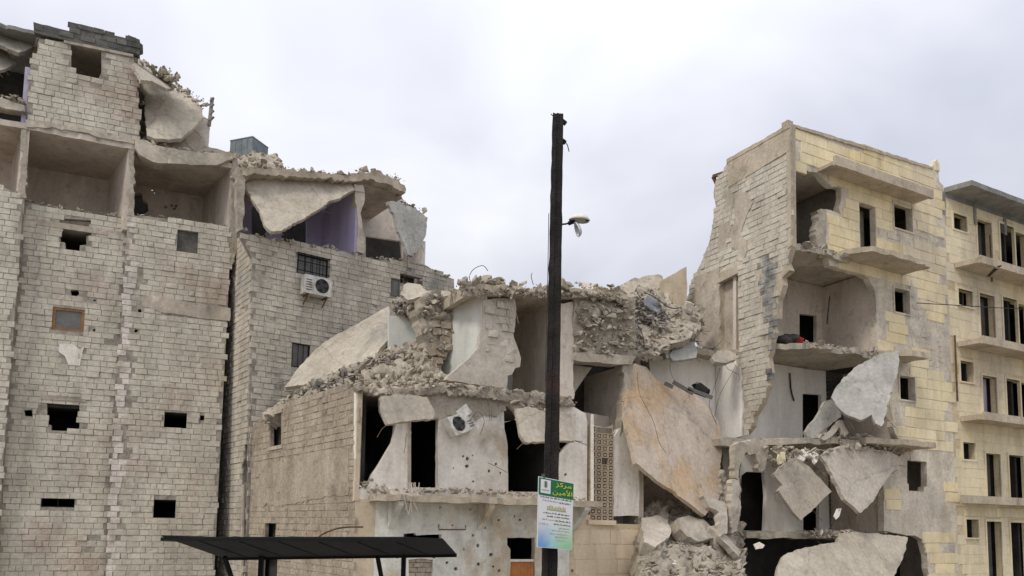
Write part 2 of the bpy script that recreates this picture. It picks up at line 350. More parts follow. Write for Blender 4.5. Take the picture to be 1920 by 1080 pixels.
# ------------------------------------------------------------------ masonry pieces
def brick_template(k, chip=.3, bev=(.02, .045)):
    j = lambda s: random.uniform(-s, s)
    bx, bz = bev; c = [(-.5,-.5),(.5,-.5),(.5,.5),(-.5,.5)]
    fr = [(x*(1-2*bx)+j(.015), j(.10), z*(1-2*bz)+j(.03)) for x, z in c]
    if random.random() < chip:
        q = random.randrange(4); fr[q] = (fr[q][0]*random.uniform(.6, .85), .25, fr[q][2]*random.uniform(.55, .85))
    mid = [(x+j(.008), .35, z+j(.02)) for x, z in c]; bk = [(x, 1., z) for x, z in c]
    vs = fr+mid+bk; fs = [(0,1,2,3)]
    for a in (0, 4):
        for i in range(4): fs.append((a+i, a+4+i, a+4+(i+1) % 4, a+(i+1) % 4))
    return vs, fs, random.gauss(0, .75)
class Masonry:
    """courses of single blocks on the walls of one building: the largest are objects, the rest one joined part"""
    def __init__(s, name, building, m, ntpl=24, chip=.07, bev=(.022, .05), keep=290):
        s.name, s.b, s.m, s.keep = name, building, m, keep; s.c = []
        s.tpl = [brick_template(i, chip, bev) for i in range(ntpl)]
    def wall(s, part, pl, P, holes=(), bw=.40, bh=.20, gap=.009, w0=0, proud=.013, var=.008, skip=.01, avoid=(), zmin=-.1, wob=.0):
        xs = [p[0] for p in P]; ys = [p[1] for p in P]
        hb = [(min(q[0] for q in h), max(q[0] for q in h), min(q[1] for q in h), max(q[1] for q in h), h) for h in holes]
        r0 = math.floor(max(min(ys), zmin)/bh); r1 = math.ceil(max(ys)/bh)
        for r in range(r0, r1+1):
            z = (r+.5)*bh; x = min(xs)-random.random()*bw
            while x < max(xs):
                L = bw*random.choice((1, 1, 1, 1, .5, .75, 1.0, .9)); a, b = x, x+L; x += L
                cut = False
                for (h0, h1, v0, v1, h) in hb:
                    if v0-.3*bh < z < v1+.3*bh and a < h1 and b > h0:
                        if len(h) == 4:
                            if a >= h0-.02 and b <= h1+.02: cut = True; break
                            if (h0+h1)/2 > (a+b)/2: b = min(b, h0-.003)
                            else: a = max(a, h1+.003)
                        elif any(pip(a+(b-a)*t, z, h) for t in (.25, .5, .75)): cut = True; break
                if cut or b-a < .07: continue
                m_ = (a+b)/2
                if not pip(m_, z, P): continue
                # trim at straight outline ends
                if not pip(a+.03, z, P): a = (a+m_)/2
                if not pip(b-.03, z, P): b = (b+m_)/2
                if any(pip((a+b)/2, z, q) for q in avoid): continue
                if random.random() < skip: continue
                pr = proud+random.gauss(0, var)
                if random.random() < .03: pr += random.uniform(0, .03)
                if proud > 0: pr = max(pr, .005)
                c = pl.pt((a+b)/2, z, w0-pr)
                q = proj(c)
                dist = (c-EYE).length; area = (b-a)*bh*abs(pl.n.dot((EYE-c).normalized()))/dist**2
                vis = -5 < q[0] < 1925 and -5 < q[1] < 1085
                if not (-260 < q[0] < 2180 and -200 < q[1] < 1250): continue
                rot = random.gauss(0, wob) if wob else 0
                s.c.append((area if vis else 0, part, pl, c, b-a-gap, bh-gap, pr+.05, random.randrange(len(s.tpl)), rot))
    def finish(s):
        s.c.sort(key=lambda t: -t[0])
        mes = []
        for v, f, t in s.tpl:
            me = mesh(s.name, v, f, tone=[t]*len(v)); me.materials.append(s.m); mes.append(me)
        # the largest blocks, each an object; the joined rest
        for k, (ar, part, pl, c, L, H, D, ti, rot) in enumerate(s.c[:s.keep]):
            o = bpy.data.objects.new(s.name, mes[ti]); COL.objects.link(o); o.parent = part
            if part.type == 'EMPTY': o.matrix_parent_inverse = Matrix.Translation(-part.location)
            B = Matrix((pl.u, -pl.n, pl.v)).transposed()
            if rot: B = B @ Matrix.Rotation(rot, 3, 'Y')
            o.matrix_basis = Matrix.Translation(c) @ B.to_4x4() @ Matrix.Diagonal((L, D, H, 1))
        V, F, T = [], [], []; n = 0
        for (ar, part, pl, c, L, H, D, ti, rot) in s.c[s.keep:]:
            v, f, t = s.tpl[ti]; a = np.array(v)*np.array((L, D, H))
            B = np.array((pl.u, -pl.n, pl.v))
            V.append(a @ B + np.array(c)); F += [tuple(i+n for i in q) for q in f]; n += len(v); T += [t]*len(v)
        if V:
            me = mesh(s.name, np.concatenate(V), F, tone=T); o = link(me, s.name, s.m, s.b); o['kind'] = 'stuff'
# ------------------------------------------------------------------ rubble
def chunk_template(flat=1.0):
    bm = bmesh.new()
    a = Vector((random.uniform(.7, 1), random.uniform(.5, .9), random.uniform(.3, .75)*flat))
    for _ in range(13):
        p = Vector((random.uniform(-1, 1), random.uniform(-1, 1), random.uniform(-1, 1)))
        m_ = max(abs(p.x), abs(p.y), abs(p.z)); p = p/m_*random.uniform(.72, 1)
        bm.verts.new((p.x*a.x*.5, p.y*a.y*.5, p.z*a.z*.5))
    r = bmesh.ops.convex_hull(bm, input=bm.verts)
    bmesh.ops.delete(bm, geom=[v for v in bm.verts if not v.link_faces], context='VERTS')
    bmesh.ops.recalc_face_normals(bm, faces=bm.faces)
    bm.verts.index_update()
    v = np.array([tuple(x.co) for x in bm.verts]); f = [tuple(x.index for x in q.verts) for q in bm.faces]; bm.free()
    return v, f
CH = [chunk_template(1.25) for _ in range(18)]+[chunk_template(.45) for _ in range(6)]+[chunk_template(.25) for _ in range(2)]
def sizes(n, a, b, pw=2.6): return [a+(b-a)*random.random()**pw for _ in range(n)]
def rubble(items, m, parent=None, name='rubble', label=None):
    """items: (position, size); one joined loose mass"""
    V, F, T = [], [], []; n = 0
    for p, s in items:
        v, f = random.choice(CH)
        Rm = np.array(Euler((random.gauss(0, .5), random.gauss(0, .5), random.uniform(0, 6.3))).to_matrix())
        V.append((v*s*(2.0 if random.random() < .035 else 1)*np.array((random.uniform(.8, 1.45), random.uniform(.8, 1.1), random.uniform(.5, 1.)))) @ Rm.T + np.array(p)); F += [tuple(i+n for i in q) for q in f]; n += len(v); T += [random.gauss(0, .7)]*len(v)
    me = mesh(name, np.concatenate(V), F, tone=T); o = link(me, name, m, parent); o['kind'] = 'stuff'
    if parent is None: tag(o, label, 'rubble')
    return o
def area_items(pl, pxpoly, n, a, b, w=(-.1, .15), pw=2.6):
    P = pl.poly(pxpoly); xs = [p[0] for p in P]; ys = [p[1] for p in P]; o = []
    while len(o) < n:
        x, y = random.uniform(min(xs), max(xs)), random.uniform(min(ys), max(ys))
        if pip(x, y, P): o.append((pl.pt(x, y, random.uniform(*w)), a+(b-a)*random.random()**pw))
    return o
def line_items(pl, path, n, a, b, w=(0, .3), dv=(-.04, .08), pw=2.4):
    P = pl.poly(path); Ls = [math.hypot(P[i+1][0]-P[i][0], P[i+1][1]-P[i][1]) for i in range(len(P)-1)]; T = sum(Ls); o = []
    for _ in range(n):
        t = random.random()*T; i = 0
        while i < len(Ls)-1 and t > Ls[i]: t -= Ls[i]; i += 1
        k = min(1, t/Ls[i]); s = a+(b-a)*random.random()**pw
        o.append((pl.pt(P[i][0]+(P[i+1][0]-P[i][0])*k, P[i][1]+(P[i+1][1]-P[i][1])*k+random.uniform(*dv), random.uniform(*w)), s))
    return o
CHM = {}
def chunks(items, m, label, group, name='concrete_chunk', cat='chunk'):
    """single loose lumps, each an object"""
    key = m.name
    if key not in CHM:
        CHM[key] = []
        for v, f in CH:
            me = mesh(name, v, f, tone=[random.gauss(0, .6)]*len(v)); me.materials.append(m); CHM[key].append(me)
    for p, s in items:
        o = bpy.data.objects.new(name, random.choice(CHM[key])); COL.objects.link(o); o.location = p
        o.scale = (s*random.uniform(.9, 1.5), s, s*random.uniform(.6, 1.1)); o.rotation_euler = (random.uniform(-.6, .6), random.uniform(-.6, .6), random.uniform(0, 6.3))
        tag(o, label, cat, group)
def big5(items, m, noun, group):
    """the five largest lumps of a heap, each named by where it lies in the heap"""
    left = list(items); P = lambda t: proj(t[0])
    for word, key in (('leftmost', lambda t: P(t)[0]), ('rightmost', lambda t: -P(t)[0]), ('topmost', lambda t: P(t)[1]), ('lowest', lambda t: -P(t)[1]), ('middle', lambda t: 0)):
        if not left: break
        t = min(left, key=key); left.remove(t)
        chunks([t], m, word+' of the five largest '+noun, group)
def heap(pl, pxpoly, n, a, b, m, K=0, label=None, group=None, parent=None, w=(-.1, .15), base=True, bump=.12, baseth=.35, chm=None, stufflabel=None):
    it = area_items(pl, pxpoly, int(n*2.4), a*.8, b*.8, (w[0]*.45, w[1]), pw=3.4)
    it.sort(key=lambda t: -t[1])
    K = min(K, 5)
    if K: big5(it[:K], chm or m, label, group)
    o = rubble(it[K:], m, parent, label=stufflabel)
    if base:
        sheet('rubble_core', pl, pl.poly(pxpoly), m, o, th=baseth, rag=.06, step=.08, grid=.11, bumpy=bump, freq=2.6, w0=-.04, H_=.35, octv=6)
    return o
def broken(name, pl, pxpoly, m, label, cat='slab', th=.13, rag=.025, grid=.3, bumpy=.02, group=None, w0=0, step=.12, bend=None, holes=()):
    if 'slab' in name: th, bumpy, rag = min(th, .14), min(bumpy*.45, .03), min(max(rag, .022), .03)
    o = sheet(name, pl, pl.poly(pxpoly), m, None, th=th, rag=rag, grid=grid, bumpy=bumpy, w0=w0, step=step, bend=bend, holes=holes)
    top(o, label, cat, group)
    if 'slab' in name:
        Q = pl.poly(pxpoly); cx = sum(q[0] for q in Q)/len(Q); cy = sum(q[1] for q in Q)/len(Q)
        for k in range(random.choice((4, 5, 6))):
            q = random.choice(Q); dx, dy = q[0]-cx, q[1]-cy; d = math.hypot(dx, dy); dx, dy = dx/d, dy/d
            l = random.uniform(.15, .5); b = random.gauss(0, .5)
            pts = [pl.pt(q[0]-dx*.1, q[1]-dy*.1, w0+.06), pl.pt(q[0]+dx*l*.5-dy*b*l*.3, q[1]+dy*l*.5+dx*b*l*.3, w0+.05), pl.pt(q[0]+dx*l-dy*b*l, q[1]+dy*l+dx*b*l-.1, w0+random.uniform(-.15, .1))]
            r_ = put('rebar', [tubev(pts, .009, 4)], M['rust'], o); r_.matrix_parent_inverse = Matrix.Translation(-o.location)
    return o
def wire(pts, r, m, label=None, cat='cable', name='cable', sag=None, parent=None, n=5):
    P = [Vector(p) for p in pts]
    Q = []
    for i in range(len(P)-1):
        p0 = P[max(i-1, 0)]; p1 = P[i]; p2 = P[i+1]; p3 = P[min(i+2, len(P)-1)]
        for k in range(6):
            t = k/6; Q.append(.5*((2*p1)+(p2-p0)*t+(2*p0-5*p1+4*p2-p3)*t*t+(-p0+3*p1-3*p2+p3)*t**3))
    Q.append(P[-1])
    o = put(name, [tubev(Q, r, n)], m, parent)
    if parent is None: top(o, label, cat)
    return o
def holes_rand(pl, pxpoly, n, r0=.02, r1=.05):
    P = pl.poly(pxpoly); xs = [p[0] for p in P]; ys = [p[1] for p in P]; o = []
    while len(o) < n:
        x, y = random.uniform(min(xs), max(xs)), random.uniform(min(ys), max(ys))
        if pip(x, y, P) and all(math.hypot(x-q[0][0], y-q[0][1]) > .2 for q in o): o.append(octa(x, y, random.uniform(r0, r1)))
    return o
# ================================================================== the setting
gv = [(-300, -60, 0), (300, -60, 0), (300, 400, 0), (-300, 400, 0)]
g = link(mesh('ground', gv, [(0, 1, 2, 3)]), 'ground', M['ground']); g['kind'] = 'structure'
rd = link(mesh('road', [(-300, -9, .004), (300, -9, .004), (300, 9.5, .004), (-300, 9.5, .004)], [(0, 1, 2, 3)]), 'road', M['asphalt']); rd['kind'] = 'structure'
kb = put('kerb', [boxv(-300, 300, 9.5, 9.75, 0, .13)], M['kerb']); kb['kind'] = 'structure'
FA = vplane(-13.4, 26.5, 24); FB = vplane(-9.03, 26.7, 37); BS = vplane(-9.03, 26.7, -53.13)
BS.v = (Vector((0, 0, 1))+BS.n*.026).normalized(); BS.n = BS.u.cross(BS.v)
FC = vplane(-4.03, 20, 28); CS = vplane(-4.03, 20, -53.13)
FD = vplane(9.1, 25.3, 28.5); DS = vplane(9.1, 25.3, -61.5)
FM = vplane(7.5, 28.2, 28.0)
GRP = 'bombed apartment buildings along the street'
# ================================================================== building A: the tall grey one on the left
A = thing('ruined_building', (-11.5, 27.5, 0), 'tall grey block-built apartment building at the left with open top-floor rooms', 'building', GRP)
bA = Masonry('brick', A, M['block'])
# right bay
P = FA.poly([(241, 404), (290, 408), (330, 414), (370, 420), (410, 426)])
P1 = [(-.30, P[0][1])]+P[1:]+[(3.15, 13.2, 0), (3.15, 0, 0), (-.30, 0, 0)]
H1 = [FA.rect(332, 433, 371, 474), FA.rect(308, 773, 350, 803), FA.rect(288, 937, 329, 971), FA.rect(375, 779, 383, 788)]
H1 += holes_rand(FA, [(260, 440), (425, 450), (400, 1000), (230, 1000)], 9, .025, .06)
H1 += [octa(*FA.at(x, y), .07) for x, y in [(262, 583), (352, 523), (268, 700), (255, 620)]]
wa1 = sheet('wall', FA, P1, M['mortar'], A, th=.22, holes=H1, rag=.05, step=.25)
palez = [(-.31, 13.2), (-.31, .5), (-.02, .5), (.10, 1.6), (-.04, 3.0), (.16, 4.4), (.02, 6.0), (.14, 7.8), (-.02, 9.4), (.12, 11.0), (-.04, 12.6), (-.05, 13.2)]
patch = [FA.poly([(262, 556), (300, 556), (350, 566), (432, 578), (431, 602), (380, 597), (300, 585), (268, 575)])]
bA.wall(wa1, FA, [(p[0], p[1]) for p in P1], H1, avoid=patch+[palez])
sheet('plaster_patch', FA, patch[0], M['concrete'], wa1, th=.05, rag=.02, w0=-.022, grid=.25, bumpy=.01)
sheet('window_board', FA, FA.rect(332, 433, 371, 474), M['boarding'], A, th=.03, w0=.10)
# middle bay, set back
P = FA.poly([(46, 372), (100, 386), (170, 397), (238, 405)])
P2 = [(-3.45, P[0][1])]+P[1:3]+[(-.30, P[3][1], 0), (-.30, 0, 0), (-3.45, 0, 0)]
FA2 = FA.off(.32)
hole_big = FA2.poly([(112, 409), (171, 413), (171, 441), (162, 443), (162, 459), (150, 460), (149, 472), (123, 470), (122, 455), (113, 453)])
H2 = [hole_big, FA2.rect(98, 578, 158, 621), FA2.poly([(88, 752), (149, 755), (149, 800), (146, 809), (96, 807), (96, 797), (88, 795)]), FA2.rect(77, 934, 140, 951),
      FA2.poly([(132, 544), (146, 543), (149, 551), (140, 559), (134, 554)]), FA2.poly([(45, 769), (60, 768), (61, 781), (47, 780)])]
H2 += holes_rand(FA2, [(60, 490), (225, 490), (200, 740), (50, 740)], 8, .025, .06)
H2 += [octa(*FA2.at(x, y), .055) for x, y in [(192, 563), (175, 601), (177, 619), (195, 679)]]
wa2 = sheet('wall', FA2, P2, M['mortar'], A, th=.22, holes=H2, rag=.05, step=.25)
pat = [FA2.poly([(112, 646), (135, 645), (150, 655), (158, 650), (152, 672), (150, 686), (128, 684), (122, 668), (110, 660)])]
bA.wall(wa2, FA2, [(p[0], p[1]) for p in P2], H2, avoid=pat)
sheet('plaster_patch', FA2, pat[0], M['white'], wa2, th=.05, rag=.03, w0=-.024, grid=.2, bumpy=.01)
fr = FA2.rect(98, 578, 158, 621); (u0, v0), _, (u1, v1), _ = fr
wf = put('window_frame', [], M['frame'], A) if False else None
def frame(pl, rc, t, m, parent, w0=.02, d=.07, pane=None, bars=0, name='window_frame', bm=None):
    (u0, v0), _, (u1, v1), _ = rc
    f = sheet(name, pl, rectp(u0, u1, v0, v1), m, parent, th=d, w0=w0, holes=[rectp(u0+t, u1-t, v0+t, v1-t)])
    if pane: sheet('pane', pl, rectp(u0+t*.8, u1-t*.8, v0+t*.8, v1-t*.8), pane, f, th=.012, w0=w0+d*.5)
    for k in range(bars):
        x = u0+t+(u1-u0-2*t)*(k+1)/(bars+1)
        put('window_bar', [barv(pl.pt(x, v0+.01, w0-.02), pl.pt(x, v1-.01, w0-.02), .018, .018)], bm or m, f)
    return f
frame(FA2, fr, .085, M['frame'], A, pane=M['pane'])
(u0, v0), _, (u1, v1), _ = FA2.rect(77, 934, 140, 951)
frame(FA2, FA2.rect(77, 934, 140, 951), .03, M['black'], A, w0=.05, bars=1)
for (x0, y0, x1, y1) in ((86, 746, 152, 751),):
    (u0, v0), _, (u1, v1), _ = FA2.rect(x0, y0, x1, y1)
    sheet('lintel', FA2, rectp(u0-.15, u1+.15, v0, v1+.06), M['concrete'], A, th=.2, w0=-.035, grid=.3, bumpy=.01)
# left bay
P = FA.poly([(-10, 344), (20, 357), (45, 366)])
P3 = [(-7.5, 13.6)]+P[:2]+[(-3.45, P[2][1], 0), (-3.45, 0, 0), (-7.5, 0, 0)]
wa3 = sheet('wall', FA, P3, M['mortar'], A, th=.44, rag=.05, step=.25)
bA.wall(wa3, FA, [(p[0], p[1]) for p in P3], [])
# paler blocks along the pilaster between the bays
palez = [(-.31, 13.2), (-.31, .5), (-.02, .5), (.10, 1.6), (-.04, 3.0), (.16, 4.4), (.02, 6.0), (.14, 7.8), (-.02, 9.4), (.12, 11.0), (-.04, 12.6), (-.05, 13.2)]
bP = Masonry('brick', A, M['paleblock'], keep=60); bP.wall(wa1, FA, palez, []); bP.finish()
# top storey wall
P4 = [(-3.55, 15.55), (-3.60, 17.4), (-3.35, 18.75, 0)]+[(p[0], p[1], .0) for p in FA.poly([(132, 80), (190, 92), (250, 107)])]+FA.poly([(258, 150), (260, 200), (263, 262)])+[(-1.2, 15.5), (-2.4, 15.62)]
H4 = [FA.poly([(133, 79), (190, 93), (190, 136), (185, 147), (139, 137), (138, 127), (133, 126)])]
wa4 = sheet('wall', FA, P4, M['mortar'], A, th=.22, holes=H4, rag=.05, step=.22)
bA.wall(wa4, FA, [(p[0], p[1]) for p in P4], H4)
bA.finish()
pa = Masonry('parapet_block', A, M['parapet'], keep=60)
PP = FA.poly([(63, 43), (130, 60), (131, 46), (240, 74), (240, 67), (262, 76), (263, 82), (268, 86), (268, 95), (262, 97), (262, 104), (134, 79), (64, 62)])
wp_ = sheet('parapet', FA, PP, M['parapet'], A, th=.3, w0=-.06, rag=.015)
pa.wall(wp_, FA, [(p[0], p[1]) for p in PP], [], bw=.45, bh=.2, w0=-.06, proud=.015, var=.015); pa.finish()
sheet('lintel', FA, FA.poly([(120, 76), (135, 78), (250, 103), (250, 108), (134, 84), (120, 81)]), M['concrete'], A, th=.2, w0=-.05)
# rooms and floors behind; party walls run skewed to the facade
SK = -.257
def skew(u, w): return (u+SK*w, w)
DA = 3.2
prism('floor_slab', FA, [skew(-7.5, .3), skew(3.3, .3), skew(3.3, DA), skew(-7.5, DA)], 12.3, 12.5, M['concrete'], A)
cz = 15.45
prism('ceiling_slab', FA, [skew(-7.5, -.03)+(.05,), skew(3.15, .0), skew(3.15, DA), skew(-7.5, DA)], cz, cz+.2, M['room'], A)
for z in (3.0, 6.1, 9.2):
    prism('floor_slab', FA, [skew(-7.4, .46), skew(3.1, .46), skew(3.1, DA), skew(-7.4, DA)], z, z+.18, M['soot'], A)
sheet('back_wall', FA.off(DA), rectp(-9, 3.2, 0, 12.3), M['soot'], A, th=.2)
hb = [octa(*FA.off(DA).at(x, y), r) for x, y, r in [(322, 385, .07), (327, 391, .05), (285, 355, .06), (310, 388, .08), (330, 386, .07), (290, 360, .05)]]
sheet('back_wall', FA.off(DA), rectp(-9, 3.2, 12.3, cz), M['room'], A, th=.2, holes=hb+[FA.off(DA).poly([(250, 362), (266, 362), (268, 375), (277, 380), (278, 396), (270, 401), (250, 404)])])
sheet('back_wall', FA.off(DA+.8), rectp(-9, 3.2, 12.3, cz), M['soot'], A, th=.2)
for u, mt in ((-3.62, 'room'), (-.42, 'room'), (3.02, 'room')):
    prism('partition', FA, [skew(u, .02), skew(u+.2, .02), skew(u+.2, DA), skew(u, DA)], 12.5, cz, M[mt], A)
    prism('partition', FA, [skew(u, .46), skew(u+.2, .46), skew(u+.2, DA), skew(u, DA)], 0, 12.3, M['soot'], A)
# broken ends of the party walls (rough piers)
for pts in ([(38, 236), (49, 236), (50, 300), (49, 372), (36, 370), (39, 300)], [(241, 270), (251, 272), (251, 330), (252, 405), (240, 404), (244, 330)], [(434, 298), (446, 300), (450, 360), (450, 430), (432, 428), (434, 360)], [(432, 420), (447, 425), (448, 452), (440, 490), (430, 500)]):
    sheet('pier', FA, FA.poly(pts), M['rubble'], A, th=.25, w0=-.02, rag=.05, grid=.15, bumpy=.04, step=.12)
# sagging slab edges over the open rooms
sheet('slab_edge', FA, FA.poly([(253, 268), (269, 265), (302, 279), (333, 285), (373, 290), (403, 292), (442, 291), (441, 299), (404, 314), (373, 313), (329, 311), (289, 309), (262, 295), (253, 281)]), M['slab'], A, th=.6, w0=-.2, rag=.03, grid=.2, bumpy=.05)
sheet('slab_edge', FA, FA.poly([(48, 226), (100, 232), (150, 240), (200, 251), (252, 262), (252, 272), (200, 262), (150, 249), (100, 240), (50, 240)]), M['slab'], A, th=.3, w0=-.08, rag=.04, grid=.2, bumpy=.03)
sheet('slab_edge', FA, FA.poly([(-60, 170), (0, 186), (46, 200), (48, 212), (0, 203), (-60, 190)]), M['slab'], A, th=.4, w0=-.12, rag=.05, grid=.2, bumpy=.05)
# top-left open room
prism('roof_slab', FA, [skew(-7.5, .25), skew(-3.3, .25), skew(-3.3, DA), skew(-7.5, DA)], 19.0, 19.13, M['eave'], A, rag=.05)
prism('roof_slab', FA, [skew(-3.4, .2), skew(-.25, .2), skew(-.25, DA), skew(-3.4, DA)], 18.85, 19.0, M['concrete'], A)
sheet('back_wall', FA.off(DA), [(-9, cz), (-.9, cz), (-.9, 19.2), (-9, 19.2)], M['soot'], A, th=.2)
sheet('inner_wall', FA.off(1.6), FA.off(1.6).poly([(240, 120), (262, 118), (300, 160), (345, 180), (370, 205), (368, 225), (340, 256), (300, 290), (240, 290)]), M['dim'], A, th=.15)  # added dark sheet, paints the shaded gap behind the slumped slab
sheet('rubble_bank', FA.off(.5), FA.off(.5).poly([(255, 262), (275, 252), (300, 262), (345, 256), (395, 276), (445, 288), (445, 300), (400, 305), (330, 295), (258, 280)]), M['rubble'], A, th=1.5, rag=.06, grid=.2, bumpy=.1)
prism('partition', FA, [(-3.72, .1), (-3.58, .1), (-3.66, 1.6), (-3.8, 1.6)], cz+.2, 17.7, M['lavender'], A)
prism('partition', FA, [skew(-.55, .24), skew(-.35, .24), skew(-.35, DA), skew(-.55, DA)], cz+.2, 18.6, M['soot'], A)
# rubble on its broken edges
it = line_items(FA, [(250, 404), (300, 408), (370, 419), (436, 426)], 130, .04, .2, (0, .35)) + line_items(FA2, [(46, 372), (100, 386), (170, 397), (240, 405)], 110, .04, .18, (0, .3))
it += line_items(FA, [(268, 266), (330, 280), (400, 290), (445, 290)], 130, .05, .3, (-.15, .6)) + line_items(FA, [(0, 184), (20, 182), (46, 192)], 60, .06, .3, (-.1, .5)) + line_items(FA, [(0, 352), (45, 366)], 40, .05, .2, (0, .4))
it += line_items(FA, [(262, 110), (300, 130), (335, 160), (392, 196)], 110, .05, .32, (0, .6), dv=(-.1, .12)) + line_items(FA, [(300, 132), (318, 137), (333, 152)], 50, .1, .4, (.1, .6), dv=(-.1, .3))
rubble(it, M['rubble'], A)
broken('hanging_slab', px3((0, 42, 25.9), (83, 79, 26.3), (35, 99, 25.2)), [(-70, 26), (0, 42), (26, 52), (60, 60), (83, 77), (76, 84), (61, 89), (35, 99), (16, 91), (0, 84), (-70, 62)], M['slab'], 'concrete slab sagging over the black opening at the top left corner, upper of two', bumpy=.05, th=.2)
broken('hanging_slab', px3((0, 87, 25.7), (30, 118, 25.8), (0, 132, 25.2)), [(-50, 78), (0, 88), (11, 94), (20, 108), (30, 119), (12, 129), (0, 132), (-50, 136)], M['slab'], 'small tilted concrete slab under the sagging corner slab at far left', th=.2)
broken('leaning_slab', px3((268, 160, 27.7), (378, 205, 28.2), (300, 258, 26.6)), [(266, 152), (299, 158), (330, 168), (350, 173), (366, 185), (378, 201), (381, 220), (362, 240), (341, 259), (318, 262), (290, 260), (276, 254), (271, 216), (272, 190)], M['slab'], 'large buff concrete slab slumped upright at the broken end of the top storey', grid=.25, bumpy=.07, th=.2)
broken('leaning_slab', px3((255, 112, 27.0), (320, 165, 27.0), (270, 117, 27.6)), [(251, 107), (262, 110), (273, 117), (287, 125), (304, 147), (326, 160), (328, 165), (312, 166), (299, 160), (285, 152), (266, 150), (257, 133), (250, 122)], M['slab'], 'narrow slab fallen slantwise on top of the slumped buff slab', bumpy=.03)
broken('leaning_slab', px3((382, 222, 28.9), (394, 232, 29.0), (345, 268, 28.6)), [(372, 212), (394, 226), (391, 283), (376, 280), (330, 268), (350, 240)], M['white'], 'pale triangular wall remnant right of the slumped buff slab', th=.14)
br = thing('broken_column', PD(394, 235, 28.9), 'splintered thin column stump standing at the top storey edge', 'column')
put('shaft', [barv(PD(392, 236, 28.9), PD(398, 184, 28.9), .10, .12)], M['rubbledark'], br)
for k in range(4):
    y = 190+k*12; put('splinter', [barv(PD(394, y, 28.85), PD(401, y-7, 28.8), .07, .05)], M['rubbledark'], br)
for (x, y, s), wd_ in zip([(268, 172, .28), (267, 195, .32), (266, 230, .25), (265, 250, .25)], ('topmost', 'second from top', 'third from top', 'lowest')):
    chunks([(PD(x, y, 27.3), s)], M['rubble'], wd_+' of four blocks wedged in the dark crack beside the slumped buff slab', 'blocks in the crack by the slumped slab')
# ================================================================== building B: the one with the purple room
B = thing('ruined_building', (-6, 29.5, 0), 'grey block building with exposed purple room and outdoor cooling unit under its window', 'building', GRP)
bB = Masonry('brick', B, M['blockb'])
P = [(q[0], q[1]) for q in FB.poly([(447, 433), (500, 446), (560, 456), (640, 470), (700, 486), (760, 492), (800, 498), (851, 524), (856, 560)])]
PB = P+[(8.0, 6.0), (8.0, 0, 0), (-.02, 0, 0), (-.06, 6, 0), (-.30, 11.6, 0)]
HB = [FB.rect(557, 481, 615, 520), FB.rect(547, 643, 581, 690), FB.rect(750, 517, 792, 535), FB.rect(733, 522, 749, 556)]
HB += [octa(*FB.at(x, y), r) for x, y, r in [(596, 460, .05), (535, 580, .07), (648, 550, .06), (690, 530, .06)]]
wb = sheet('wall', FB, PB, M['mortar'], B, th=.22, holes=HB, rag=.05, step=.25)
bB.wall(wb, FB, [(p[0], p[1]) for p in PB], HB)
PS = [(-3.4, 0, 0), (-.02, 0, 0), (-.05, 11.75), (-1.2, 12.8), (-3.4, 13.2, 0)]
HS = [[(-.08, 5.75), (-.16, 5.2), (-.40, 4.9), (-.36, 4.5), (-.62, 4.3), (-.58, 3.7), (-.38, 3.1), (-.22, 2.55), (-.12, 3.0), (-.07, 4.2)]]
ws = sheet('side_wall', BS, PS, M['mortar'], B, th=.25, holes=HS, rag=.03, w0=.01)
bB.wall(ws, BS, [(p[0], p[1]) for p in PS], HS)
bB.finish()
DB = 3.2
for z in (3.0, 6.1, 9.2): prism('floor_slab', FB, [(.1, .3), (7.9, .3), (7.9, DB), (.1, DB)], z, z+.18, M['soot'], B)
sheet('inner_wall', FB.off(.6), FB.off(.6).poly([(690, 498), (800, 508), (800, 565), (690, 565)]), M['soot'], B, th=.1)  # added dark sheet, paints the unlit depth behind the slot window
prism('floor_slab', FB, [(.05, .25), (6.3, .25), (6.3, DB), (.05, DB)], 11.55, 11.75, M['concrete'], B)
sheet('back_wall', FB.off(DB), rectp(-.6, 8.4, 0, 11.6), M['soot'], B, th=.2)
BK = FB.off(DB)
hp = [BK.poly([(472, 385), (501, 388), (501, 446), (472, 440)]), BK.poly([(528, 405), (576, 410), (576, 470), (528, 460)])]
sheet('back_wall', BK, BK.poly([(446, 330), (600, 332), (634, 338), (634, 500), (446, 480)]), M['purple'], B, th=.15, holes=hp)
sheet('back_wall', BK, BK.poly([(634, 338), (700, 345), (752, 368), (775, 400), (790, 500), (634, 500)]), M['room'], B, th=.15, holes=[BK.poly([(686, 442), (752, 452), (757, 500), (686, 490)])])
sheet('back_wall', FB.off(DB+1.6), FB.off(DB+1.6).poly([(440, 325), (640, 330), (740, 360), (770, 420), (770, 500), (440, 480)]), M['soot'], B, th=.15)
uP = FB.at(668, 440)[0]
prism('partition', FB, [(uP-.05, .02), (uP+.12, .02), (uP+.12, DB), (uP-.05, DB)], 11.75, 15.4, M['purple'], B)
sheet('pier', FB, FB.poly([(664, 345), (680, 348), (683, 372), (675, 400), (678, 425), (684, 445), (682, 476), (668, 472), (670, 440), (668, 400)]), M['slabpink'], B, th=.35, w0=-.06, rag=.05, grid=.15, bumpy=.05)
sheet('pier', FB, FB.poly([(445, 312), (458, 318), (458, 360), (456, 430), (446, 434), (443, 380)]), M['rubble'], B, th=.3, w0=-.05, rag=.05, grid=.15, bumpy=.04)
uQ = FB.at(796, 450)[0]
prism('partition', FB, [(uQ-.1, .05), (uQ+.08, .05), (uQ+.08, 1.6), (uQ-.1, 1.6)], 12.2, 13.9, M['white'], B)
